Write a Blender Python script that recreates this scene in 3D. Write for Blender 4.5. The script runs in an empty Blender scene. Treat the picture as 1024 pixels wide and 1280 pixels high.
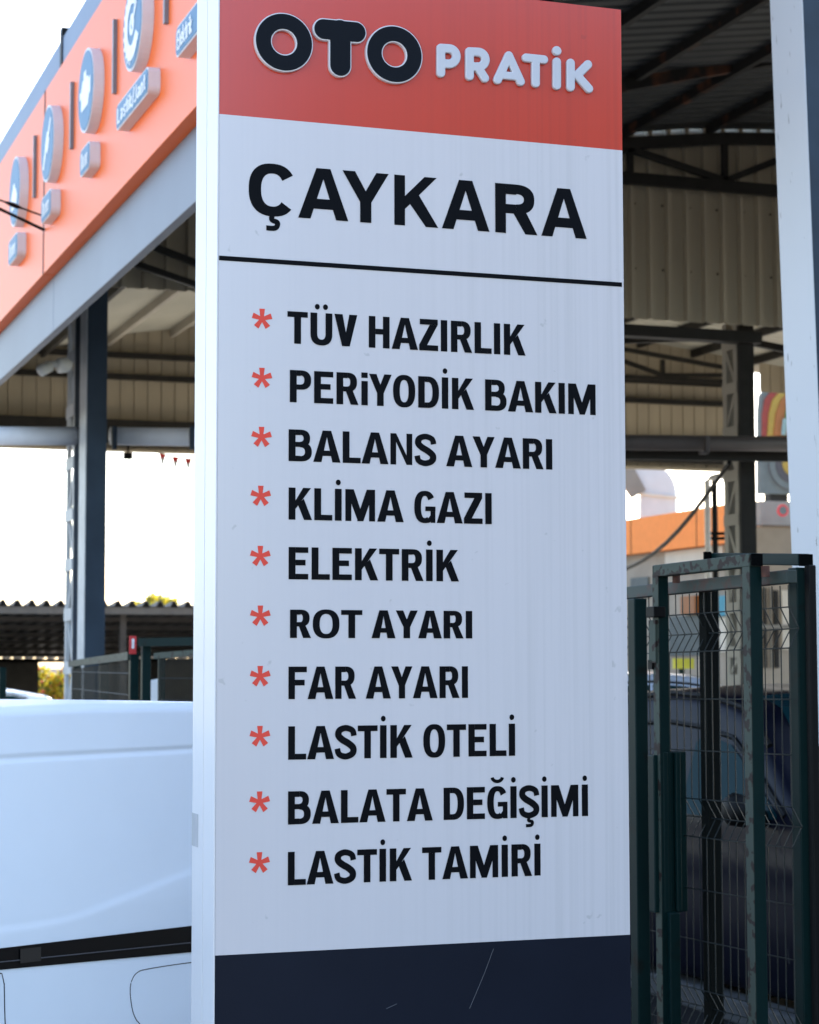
import bpy, bmesh, math, random
import numpy as np
from mathutils import Vector, Matrix
R = math.radians
scene = bpy.context.scene
COL = scene.collection
random.seed(7)

# ------------------------------------------------------------------ camera
EYE = Vector((0, 0, 1.75))
F = 2550.0                      # focal length in photo pixels (photo 1024 x 1280)
PITCH, YAW, ROLL = R(4.306), R(-19.5), R(0.11)
CM = (Matrix.Rotation(YAW, 4, 'Z') @ Matrix.Rotation(R(90) + PITCH, 4, 'X') @ Matrix.Rotation(-ROLL, 4, 'Z'))
cam_d = bpy.data.cameras.new('camera')
cam = bpy.data.objects.new('camera', cam_d); COL.objects.link(cam)
cam.matrix_world = Matrix.Translation(EYE) @ CM
cam_d.sensor_fit = 'HORIZONTAL'; cam_d.sensor_width = 36; cam_d.lens = 36 * F / 1024
cam_d.clip_start = 0.05; cam_d.clip_end = 3000
cam_d.dof.use_dof = True; cam_d.dof.focus_distance = 5.6; cam_d.dof.aperture_fstop = 9.0
scene.camera = cam

# ------------------------------------------------------------------ sky, sun, exposure
SUN_DIR = Vector((0.55, 0.60, 0.58)).normalized()
world = bpy.data.worlds.new('World'); scene.world = world; world.use_nodes = True
wn = world.node_tree; bg = wn.nodes['Background']
sky = wn.nodes.new('ShaderNodeTexSky'); sky.sky_type = 'NISHITA'; sky.sun_disc = False
sky.sun_elevation = math.asin(SUN_DIR.z); sky.sun_rotation = math.atan2(SUN_DIR.x, SUN_DIR.y)
sky.air_density = 1.0; sky.dust_density = 1.8; sky.ozone_density = 0.8
wn.links.new(sky.outputs['Color'], bg.inputs['Color']); bg.inputs['Strength'].default_value = 0.15
sd = bpy.data.lights.new('sun', 'SUN'); sd.energy = 4.0; sd.angle = R(0.5); sd.color = (1, 0.95, 0.87)
so = bpy.data.objects.new('sun', sd); COL.objects.link(so); so.location = (20, 20, 40)
so.rotation_euler = (-SUN_DIR).to_track_quat('-Z', 'Y').to_euler()
vs = scene.view_settings; vs.view_transform = 'Standard'; vs.look = 'None'; vs.gamma = 1; vs.exposure = 2.08
scene.render.engine = 'CYCLES'; scene.cycles.use_denoising = True
scene.cycles.max_bounces = 8; scene.cycles.diffuse_bounces = 5

# ------------------------------------------------------------------ pixel rays (photo measurements -> places)
def ray(px, py):
    return CM.to_3x3() @ Vector(((px - 512) / F, (640 - py) / F, -1))
def PD(px, py, D): return EYE + ray(px, py) * D
def PX(px, py, X): d = ray(px, py); return EYE + d * (X / d.x)
def PY(px, py, Y): d = ray(px, py); return EYE + d * (Y / d.y)
def PZ(px, py, Z): d = ray(px, py); return EYE + d * ((Z - EYE.z) / d.z)
def PP(px, py, p0, n): d = ray(px, py); return EYE + d * ((p0 - EYE).dot(n) / d.dot(n))

# ------------------------------------------------------------------ materials
def mat(name, col, rough=0.6, metal=0.0, var=0.08, scale=6.0, bump=0.0, bscale=None, stretch=(1, 1, 1),
        col2=None, thr=None, spec=0.5, coat=0.0):
    m = bpy.data.materials.new(name); m.use_nodes = True
    nt = m.node_tree; b = nt.nodes['Principled BSDF']; L = nt.links.new
    tc = nt.nodes.new('ShaderNodeTexCoord'); mp = nt.nodes.new('ShaderNodeMapping'); mp.inputs['Scale'].default_value = stretch
    L(tc.outputs['Object'], mp.inputs['Vector'])
    n = nt.nodes.new('ShaderNodeTexNoise'); n.inputs['Scale'].default_value = scale; n.inputs['Detail'].default_value = 6
    L(mp.outputs['Vector'], n.inputs['Vector'])
    r = nt.nodes.new('ShaderNodeValToRGB'); L(n.outputs['Fac'], r.inputs['Fac'])
    c = Vector(col[:3])
    if col2 is None:
        a, d = c * (1 - var), c * (1 + var)
        r.color_ramp.elements[0].position = 0.3; r.color_ramp.elements[1].position = 0.7
    else:
        a, d = c, Vector(col2[:3]); t = thr if thr else (0.5, 0.6)
        r.color_ramp.elements[0].position = t[0]; r.color_ramp.elements[1].position = t[1]
    r.color_ramp.elements[0].color = (*a, 1); r.color_ramp.elements[1].color = (*d, 1)
    L(r.outputs['Color'], b.inputs['Base Color'])
    b.inputs['Roughness'].default_value = rough; b.inputs['Metallic'].default_value = metal
    b.inputs['Specular IOR Level'].default_value = spec
    b.inputs['Coat Weight'].default_value = coat; b.inputs['Coat Roughness'].default_value = 0.05
    if bump:
        n2 = nt.nodes.new('ShaderNodeTexNoise'); n2.inputs['Scale'].default_value = bscale or scale * 4
        n2.inputs['Detail'].default_value = 4
        L(mp.outputs['Vector'], n2.inputs['Vector'])
        bp = nt.nodes.new('ShaderNodeBump'); bp.inputs['Strength'].default_value = bump; bp.inputs['Distance'].default_value = 0.01
        L(n2.outputs['Fac'], bp.inputs['Height']); L(bp.outputs['Normal'], b.inputs['Normal'])
    return m

def sign_mat(name, col, dirt, rough, strength):
    """printed sheet with rain streaks that run down and gather towards the far edge"""
    m = bpy.data.materials.new(name); m.use_nodes = True
    nt = m.node_tree; b = nt.nodes['Principled BSDF']; L = nt.links.new; N = nt.nodes.new
    tc = N('ShaderNodeTexCoord')
    mp = N('ShaderNodeMapping'); mp.inputs['Scale'].default_value = (95, 1, 0.9); L(tc.outputs['Object'], mp.inputs['Vector'])
    n = N('ShaderNodeTexNoise'); n.inputs['Scale'].default_value = 1.0; n.inputs['Detail'].default_value = 5; L(mp.outputs['Vector'], n.inputs['Vector'])
    mp2 = N('ShaderNodeMapping'); mp2.inputs['Scale'].default_value = (7, 1, 0.5); L(tc.outputs['Object'], mp2.inputs['Vector'])
    n2 = N('ShaderNodeTexNoise'); n2.inputs['Scale'].default_value = 1.0; n2.inputs['Detail'].default_value = 3; L(mp2.outputs['Vector'], n2.inputs['Vector'])
    sp = N('ShaderNodeSeparateXYZ'); L(tc.outputs['Object'], sp.inputs['Vector'])
    g = N('ShaderNodeMapRange'); g.inputs['From Min'].default_value = SX0 + 0.45; g.inputs['From Max'].default_value = SX1
    g.inputs['To Min'].default_value = 0.18; g.inputs['To Max'].default_value = 1.0; L(sp.outputs['X'], g.inputs['Value'])
    r1 = N('ShaderNodeMapRange'); r1.inputs['From Min'].default_value = 0.42; r1.inputs['From Max'].default_value = 0.75; L(n.outputs['Fac'], r1.inputs['Value'])
    r2 = N('ShaderNodeMapRange'); r2.inputs['From Min'].default_value = 0.35; r2.inputs['From Max'].default_value = 0.75; r2.inputs['To Max'].default_value = 0.55; L(n2.outputs['Fac'], r2.inputs['Value'])
    ad = N('ShaderNodeMath'); ad.operation = 'ADD'; L(r1.outputs[0], ad.inputs[0]); L(r2.outputs[0], ad.inputs[1])
    mu = N('ShaderNodeMath'); mu.operation = 'MULTIPLY'; L(ad.outputs[0], mu.inputs[0]); L(g.outputs[0], mu.inputs[1])
    mu2 = N('ShaderNodeMath'); mu2.operation = 'MULTIPLY'; L(mu.outputs[0], mu2.inputs[0]); mu2.inputs[1].default_value = strength
    # specks of dirt
    ns = N('ShaderNodeTexNoise'); ns.inputs['Scale'].default_value = 26; ns.inputs['Detail'].default_value = 2; L(tc.outputs['Object'], ns.inputs['Vector'])
    rs = N('ShaderNodeMapRange'); rs.inputs['From Min'].default_value = 0.735; rs.inputs['From Max'].default_value = 0.78; rs.inputs['To Max'].default_value = 0.35
    L(ns.outputs['Fac'], rs.inputs['Value'])
    a2 = N('ShaderNodeMath'); a2.operation = 'ADD'; a2.use_clamp = True; L(mu2.outputs[0], a2.inputs[0]); L(rs.outputs[0], a2.inputs[1])
    mx = N('ShaderNodeMixRGB'); mx.inputs['Color1'].default_value = (*col, 1); mx.inputs['Color2'].default_value = (*dirt, 1)
    L(a2.outputs[0], mx.inputs['Fac']); L(mx.outputs[0], b.inputs['Base Color'])
    b.inputs['Roughness'].default_value = rough; b.inputs['Specular IOR Level'].default_value = 1.0
    return m

# ------------------------------------------------------------------ mesh builder
class MB:
    def __init__(s): s.v = []; s.f = []
    def quadbox(s, o, a, b, c):
        """box from corner o with edge vectors a, b, c"""
        o, a, b, c = map(Vector, (o, a, b, c)); i = len(s.v)
        s.v += [o, o + a, o + a + b, o + b, o + c, o + a + c, o + a + b + c, o + b + c]
        fs = [(0, 3, 2, 1), (4, 5, 6, 7), (0, 1, 5, 4), (1, 2, 6, 5), (2, 3, 7, 6), (3, 0, 4, 7)]
        if a.cross(b).dot(c) < 0: fs = [f[::-1] for f in fs]
        s.f += [tuple(i + k for k in f) for f in fs]; return s
    def box(s, p, q):
        p, q = Vector(p), Vector(q); d = q - p
        return s.quadbox(p, (d.x, 0, 0), (0, d.y, 0), (0, 0, d.z))
    def beam(s, a, b, w, h, side=None):
        """bar of section w (sideways) x h (upwards), centred on the line a-b"""
        a, b = Vector(a), Vector(b); d = b - a
        up = Vector((0, 0, 1)) if abs(d.normalized().z) < 0.95 else Vector((0, 1, 0))
        sd_ = d.cross(up).normalized() if side is None else Vector(side).normalized()
        u = sd_.cross(d).normalized()
        return s.quadbox(a - sd_ * w / 2 - u * h / 2, sd_ * w, u * h, d)
    def tube(s, pts, r, n=8, cap=True):
        pts = [Vector(p) for p in pts]; i0 = len(s.v); m = len(pts)
        rs = r if isinstance(r, (list, tuple)) else [r] * m
        for k, p in enumerate(pts):
            t = (pts[min(k + 1, m - 1)] - pts[max(k - 1, 0)]).normalized()
            up = Vector((0, 0, 1)) if abs(t.z) < 0.9 else Vector((1, 0, 0))
            x = t.cross(up).normalized(); y = t.cross(x)
            for j in range(n):
                an = 2 * math.pi * j / n; s.v.append(p + (x * math.cos(an) + y * math.sin(an)) * rs[k])
        for k in range(m - 1):
            for j in range(n):
                j2 = (j + 1) % n
                s.f.append((i0 + k * n + j, i0 + k * n + j2, i0 + (k + 1) * n + j2, i0 + (k + 1) * n + j))
        if cap:
            s.f.append(tuple(i0 + j for j in range(n))[::-1]); s.f.append(tuple(i0 + (m - 1) * n + j for j in range(n)))
        return s
    def poly(s, pts):
        i = len(s.v); s.v += [Vector(p) for p in pts]; s.f.append(tuple(range(i, i + len(pts)))); return s
    def prism(s, pts, d):
        """polygon pts swept by vector d"""
        d = Vector(d); i = len(s.v); n = len(pts); pts = [Vector(p) for p in pts]
        s.v += pts + [p + d for p in pts]
        s.f.append(tuple(range(i, i + n))[::-1]); s.f.append(tuple(range(i + n, i + 2 * n)))
        for k in range(n): k2 = (k + 1) % n; s.f.append((i + k, i + k2, i + n + k2, i + n + k))
        return s
    def strip(s, prof, d):
        """open profile swept by vector d (a sheet)"""
        d = Vector(d); i = len(s.v); n = len(prof); prof = [Vector(p) for p in prof]
        s.v += prof + [p + d for p in prof]
        for k in range(n - 1): s.f.append((i + k, i + k + 1, i + n + k + 1, i + n + k))
        return s
    def build(s, name, m, parent=None, smooth=False, bevel=0, solid=0, subd=0):
        me = bpy.data.meshes.new(name)
        me.from_pydata([tuple(v) for v in s.v], [], s.f); me.validate()
        bm = bmesh.new(); bm.from_mesh(me); bmesh.ops.recalc_face_normals(bm, faces=bm.faces[:]); bm.to_mesh(me); bm.free()
        return link(name, me, m, parent, smooth, bevel, solid, subd)

def link(name, me, m, parent=None, smooth=False, bevel=0, solid=0, subd=0):
    me.name = name
    o = bpy.data.objects.new(name, me); COL.objects.link(o)
    me.materials.clear(); me.materials.append(m)
    if smooth:
        for p in me.polygons: p.use_smooth = True
    if solid: md = o.modifiers.new('s', 'SOLIDIFY'); md.thickness = solid; md.offset = 0
    if bevel: md = o.modifiers.new('b', 'BEVEL'); md.width = bevel; md.segments = 2; md.limit_method = 'ANGLE'
    if subd: md = o.modifiers.new('d', 'SUBSURF'); md.levels = subd; md.render_levels = subd
    if parent is not None:
        o.parent = parent
        M = Matrix.Identity(4); p = parent
        while p is not None: M = Matrix.LocRotScale(p.location, p.rotation_euler, None).inverted() if p.type == 'EMPTY' else M; p = p.parent
        o.matrix_parent_inverse = M if parent.type == 'EMPTY' else Matrix.Identity(4)
    return o

def tag(o, label=None, cat=None, group=None, kind=None):
    if label: o['label'] = label
    if cat: o['category'] = cat
    if group: o['group'] = group
    if kind: o['kind'] = kind
    return o
def thing(name, loc, label, cat, group=None):
    e = bpy.data.objects.new(name, None); COL.objects.link(e); e.location = loc; e.empty_display_size = 0.2
    return tag(e, label, cat, group)
def copy_tree(o, loc=None):
    def rec(src, par):
        c = src.copy(); COL.objects.link(c); c.parent = par
        for ch in src.children: rec(ch, c)
        return c
    c = rec(o, o.parent)
    if loc is not None: c.location = loc
    return c

# ------------------------------------------------------------------ sign plane
SY = 5.29
_a = PY(270.5, 700, SY); _b = PY(782, 700, SY)
SX0, SX1 = _a.x, _b.x
SZ1 = PY(776, 12, SY).z
def SP(px, py): p = PY(px, py, SY); return p.x, p.z

# ------------------------------------------------------------------ palette
M = {}
M['asphalt'] = mat('asphalt', (0.014, 0.014, 0.015), 0.95, spec=0.08, var=0.25, scale=40, bump=0.4)
M['concrete'] = mat('concrete_floor', (0.38, 0.36, 0.32), 0.8, var=0.15, scale=1.5, bump=0.1)
M['paving'] = mat('concrete_paving', (0.30, 0.275, 0.235), 0.9, var=0.15, scale=2, bump=0.1)
M['kerb'] = mat('kerb_stone', (0.035, 0.037, 0.04), 0.9, var=0.15, scale=8)
M['sign_white'] = sign_mat('sign_white_sheet', (0.62, 0.59, 0.60), (0.32, 0.32, 0.31), 0.2, 0.19)
M['sign_red'] = sign_mat('sign_red_sheet', (0.56, 0.038, 0.014), (0.30, 0.024, 0.012), 0.2, 0.32)
M['sign_navy'] = mat('sign_navy_sheet', (0.007, 0.010, 0.019), 0.4, var=0.1, scale=3, spec=0.15)
M['vinyl'] = mat('black_vinyl', (0.0025, 0.003, 0.0045), 0.5, var=0.1, spec=0.08)
M['vinyl_red'] = mat('red_vinyl', (0.74, 0.075, 0.05), 0.5, var=0.06, spec=0.2)
M['alu_white'] = mat('white_powder_coat', (0.68, 0.66, 0.66), 0.45, var=0.02, scale=2)
M['tape'] = mat('grey_tape', (0.44, 0.44, 0.45), 0.7, var=0.06, scale=20)
M['letter_dark'] = mat('dark_letter_face', (0.004, 0.0055, 0.009), 0.5, var=0.05, spec=0.12)
M['letter_edge'] = mat('letter_silver_edge', (0.62, 0.62, 0.64), 0.4, var=0.03)
M['letter_white'] = mat('white_letter', (0.53, 0.53, 0.56), 0.4, var=0.03)
M['scratch'] = mat('scratch', (0.10, 0.105, 0.12), 0.7)
M['orange'] = mat('orange_composite', (0.90, 0.16, 0.028), 0.42, var=0.03, scale=0.6, spec=0.24)
M['orange2'] = mat('orange_cladding', (0.98, 0.30, 0.075), 0.7, var=0.04, spec=0.2)
M['grey_blue'] = mat('grey_blue_steel', (0.13, 0.18, 0.27), 0.45, var=0.06, scale=1.5, spec=0.2)
M['beam_grey'] = mat('grey_beam', (0.15, 0.17, 0.215), 0.5, var=0.06, scale=1.2)
M['steel_dark'] = mat('dark_painted_steel', (0.022, 0.020, 0.017), 0.6, var=0.2, scale=5, spec=0.2)
M['purlin'] = mat('rusty_purlin', (0.022, 0.02, 0.018), 0.65, spec=0.2, col2=(0.16, 0.06, 0.03), thr=(0.55, 0.72), scale=3)
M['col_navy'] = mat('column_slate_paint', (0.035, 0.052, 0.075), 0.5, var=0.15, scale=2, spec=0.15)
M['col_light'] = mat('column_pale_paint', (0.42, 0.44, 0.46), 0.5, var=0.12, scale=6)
M['clad'] = mat('beige_cladding', (0.39, 0.33, 0.235), 0.55, var=0.07, scale=1.2, stretch=(3, 1, 0.3))
M['clad2'] = mat('grey_cladding', (0.30, 0.27, 0.22), 0.55, var=0.1, scale=1.0, stretch=(3, 1, 0.3))
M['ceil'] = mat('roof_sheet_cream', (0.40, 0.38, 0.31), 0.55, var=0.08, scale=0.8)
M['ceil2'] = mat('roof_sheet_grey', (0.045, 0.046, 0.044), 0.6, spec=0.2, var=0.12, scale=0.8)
M['pipe'] = mat('grey_pipe', (0.74, 0.77, 0.84), 0.5, var=0.1, scale=3)
M['post_white'] = mat('chipped_white_paint', (0.57, 0.58, 0.61), 0.5, col2=(0.10, 0.09, 0.085), thr=(0.685, 0.70), scale=42, stretch=(1, 1, 0.12))
M['post_navy'] = mat('navy_paint', (0.02, 0.035, 0.055), 0.5, var=0.2)
M['green'] = mat('green_fence_paint', (0.0016, 0.0145, 0.0140), 0.45, spec=0.14, col2=(0.005, 0.006, 0.005), thr=(0.62, 0.75), scale=9)
M['green_pale'] = mat('faded_green_paint', (0.045, 0.06, 0.047), 0.6, spec=0.2, col2=(0.022, 0.014, 0.011), thr=(0.54, 0.58), scale=26)
M['green_rust'] = mat('rusty_green_rail', (0.022, 0.035, 0.028), 0.6, col2=(0.05, 0.02, 0.013), thr=(0.5, 0.62), scale=15)
M['tube_end'] = mat('tube_end_black', (0.002, 0.0025, 0.0025), 0.85, spec=0.03)
M['wire'] = mat('green_wire', (0.004, 0.009, 0.009), 0.5, spec=0.3)
M['rust'] = mat('rust', (0.08, 0.03, 0.018), 0.8, var=0.4, scale=40)
M['black'] = mat('black_plastic', (0.006, 0.006, 0.006), 0.5, spec=0.12)
M['pipe_brown'] = mat('brown_pipe_paint', (0.085, 0.07, 0.065), 0.5, var=0.12, scale=3, spec=0.3)
M['van_white'] = mat('white_car_paint', (0.66, 0.74, 0.82), 0.4, var=0.01, spec=0.14)  # white paint with the mirrored sky blue mixed into its base colour
M['van_rail'] = mat('black_rail', (0.003, 0.003, 0.004), 0.4, spec=0.12)
M['gap'] = mat('panel_gap', (0.006, 0.006, 0.008), 0.9)
M['navy_paint'] = mat('navy_car_paint', (0.003, 0.0036, 0.009), 0.35, var=0.03, spec=0.1, coat=0.03)
M['silver'] = mat('silver_car_paint', (0.55, 0.60, 0.72), 0.3, metal=0.3, var=0.02, coat=0.5)
M['glass'] = mat('tinted_glass', (0.005, 0.024, 0.029), 0.08, var=0.05, spec=0.04)
M['tyre'] = mat('tyre_rubber', (0.012, 0.012, 0.012), 0.85, var=0.2, scale=30)
M['rim'] = mat('alloy_rim', (0.42, 0.42, 0.43), 0.35, metal=0.8)
M['lamp'] = mat('headlamp', (0.65, 0.67, 0.70), 0.1, coat=1.0)
M['lamp_red'] = mat('tail_lamp', (0.5, 0.02, 0.015), 0.2)
M['disc_blue'] = mat('sign_disc_blue', (0.085, 0.20, 0.33), 0.45, var=0.04, spec=0.12)
M['disc_rim'] = mat('sign_disc_rim', (0.62, 0.62, 0.63), 0.45, var=0.04)
M['white'] = mat('white_print', (0.78, 0.79, 0.80), 0.5, var=0.02)
M['slot'] = mat('grey_metal_fin', (0.16, 0.17, 0.19), 0.4)
M['cream_plastic'] = mat('cream_plastic', (0.80, 0.77, 0.69), 0.4)
M['red'] = mat('red_print', (0.55, 0.03, 0.03), 0.5)
M['shed_roof'] = mat('weathered_sheet', (0.10, 0.088, 0.076), 0.7, var=0.2, scale=2)
M['shed_beam'] = mat('shed_beam', (0.11, 0.10, 0.088), 0.7, var=0.12)
M['shed_dark'] = mat('shed_timber', (0.05, 0.042, 0.036), 0.8, var=0.25, scale=3)
M['leaf_y'] = mat('yellow_leaves', (0.30, 0.26, 0.03), 0.6, var=0.3, scale=3)
M['leaf_g'] = mat('green_leaves', (0.08, 0.11, 0.025), 0.6, var=0.35, scale=3)
def leaf(name, col):
    m = mat(name, col, 0.55, var=0.3, scale=3); nt = m.node_tree; b = nt.nodes['Principled BSDF']; o = nt.nodes['Material Output']
    t = nt.nodes.new('ShaderNodeBsdfTranslucent'); mx = nt.nodes.new('ShaderNodeMixShader'); mx.inputs[0].default_value = 0.5
    src = b.inputs['Base Color'].links[0].from_socket; nt.links.new(src, t.inputs['Color'])
    nt.links.new(b.outputs[0], mx.inputs[1]); nt.links.new(t.outputs[0], mx.inputs[2]); nt.links.new(mx.outputs[0], o.inputs['Surface']); return m
M['leaf_y'] = leaf('yellow_leaves', (0.55, 0.44, 0.03)); M['leaf_g'] = leaf('green_leaves', (0.10, 0.14, 0.03))
M['bark'] = mat('bark', (0.09, 0.065, 0.045), 0.9, var=0.3, scale=10)
M['flower'] = mat('red_flowers', (0.8, 0.13, 0.08), 0.6, var=0.3)
M['wall_pink'] = mat('pinkish_render', (0.50, 0.40, 0.37), 0.85, var=0.06)
M['wall_beige'] = mat('beige_render', (0.34, 0.29, 0.23), 0.85, var=0.12, scale=2)
M['wall_cream'] = mat('cream_render', (0.62, 0.57, 0.48), 0.85, var=0.06, scale=2)
M['wall_grey'] = mat('grey_concrete_wall', (0.22, 0.205, 0.175), 0.85, var=0.12, scale=2)
M['duct'] = mat('galvanised_duct', (0.55, 0.58, 0.60), 0.5, metal=0.2, var=0.06, scale=2)
M['teal'] = mat('teal_awning', (0.05, 0.26, 0.36), 0.6)
M['yellow'] = mat('yellow_board', (0.55, 0.55, 0.06), 0.6)
M['bb_red'] = mat('billboard_red', (0.225, 0.025, 0.015), 0.5); M['bb_orange'] = mat('billboard_orange', (0.275, 0.090, 0.015), 0.5)
M['bb_yellow'] = mat('billboard_yellow', (0.310, 0.200, 0.025), 0.5); M['bb_green'] = mat('billboard_green', (0.050, 0.110, 0.020), 0.5)
M['bb_teal'] = mat('billboard_pale_teal', (0.20, 0.30, 0.29), 0.5); M['bb_dark'] = mat('billboard_dark', (0.05, 0.045, 0.05), 0.5)
M['bb_pale'] = mat('billboard_pale', (0.13, 0.145, 0.14), 0.6, spec=0.1)
M['pole_white'] = mat('white_pole_paint', (0.66, 0.64, 0.60), 0.5)

# ================================================================== GROUND
g = MB(); g.poly([(-900, -300, 0), (900, -300, 0), (900, 1500, 0), (-900, 1500, 0)])
tag(g.build('ground', M['asphalt']), kind='structure')
g = MB(); g.poly([(2.9, 13.5, 0.004), (26, 13.5, 0.004), (26, 38, 0.004), (2.9, 38, 0.004)])
tag(g.build('hall_floor', M['concrete']), kind='structure')
g = MB(); g.poly([(-40, 38.1, 0.004), (60, 38.1, 0.004), (60, 90, 0.004), (-40, 90, 0.004)])
tag(g.build('yard', M['concrete']), kind='structure')
g = MB(); g.poly([(-80, -120, 0.004), (2.7, -120, 0.004), (2.7, 110, 0.004), (-80, 110, 0.004)])
tag(g.build('pavement', M['paving']), kind='structure')
k = PZ(937, 1255, 0.12)
g = MB(); g.quadbox((k.x, k.y - 2.6, 0), (0.14, 0, 0), (0, 5.2, 0), (0, 0, 0.12))
tag(g.build('kerb', M['kerb'], bevel=0.015), kind='structure')

# ================================================================== LETTER SHAPES (cap height 1)
def arcband(cx, cy, rx, ry, ix, iy, a0, a1, n=28, e=2.4):
    def pt(rx, ry, a):
        c, s_ = math.cos(a), math.sin(a)
        return (cx + rx * math.copysign(abs(c) ** (2 / e), c), cy + ry * math.copysign(abs(s_) ** (2 / e), s_))
    out = []
    for i in range(n):
        t0 = R(a0 + (a1 - a0) * i / n); t1 = R(a0 + (a1 - a0) * (i + 1) / n)
        out.append([pt(rx, ry, t0), pt(rx, ry, t1), pt(ix, iy, t1), pt(ix, iy, t0)])
    return out
def rc(x0, y0, x1, y1): return [[(x0, y0), (x1, y0), (x1, y1), (x0, y1)]]
def ribbon(pts, w):
    """stroke of width w (or list) along a polyline"""
    n = len(pts); L_, R_ = [], []
    for i, p in enumerate(pts):
        a = pts[max(0, i - 1)]; b = pts[min(n - 1, i + 1)]
        dx, dy = b[0] - a[0], b[1] - a[1]; l = math.hypot(dx, dy); ww = w[i] if isinstance(w, list) else w
        L_.append((p[0] - dy / l * ww / 2, p[1] + dx / l * ww / 2)); R_.append((p[0] + dy / l * ww / 2, p[1] - dx / l * ww / 2))
    return [[R_[i], R_[i + 1], L_[i + 1], L_[i]] for i in range(n - 1)]
def catmull(P, n=8):
    out = []
    Q = [P[0]] + list(P) + [P[-1]]
    for i in range(1, len(Q) - 2):
        for j in range(n):
            t = j / n
            out.append(tuple(0.5 * (2 * Q[i][k] + (Q[i + 1][k] - Q[i - 1][k]) * t + (2 * Q[i - 1][k] - 5 * Q[i][k] + 4 * Q[i + 1][k] - Q[i + 2][k]) * t * t
                       + (3 * Q[i][k] - Q[i - 1][k] - 3 * Q[i + 1][k] + Q[i + 2][k]) * t ** 3) for k in (0, 1)))
    out.append(P[-1]); return out
def dot(cx, cy, r): return [[(cx + r * 0.93 * math.cos(2 * math.pi * i / 20), cy + r * 1.08 * math.sin(2 * math.pi * i / 20)) for i in range(20)]]

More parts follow.
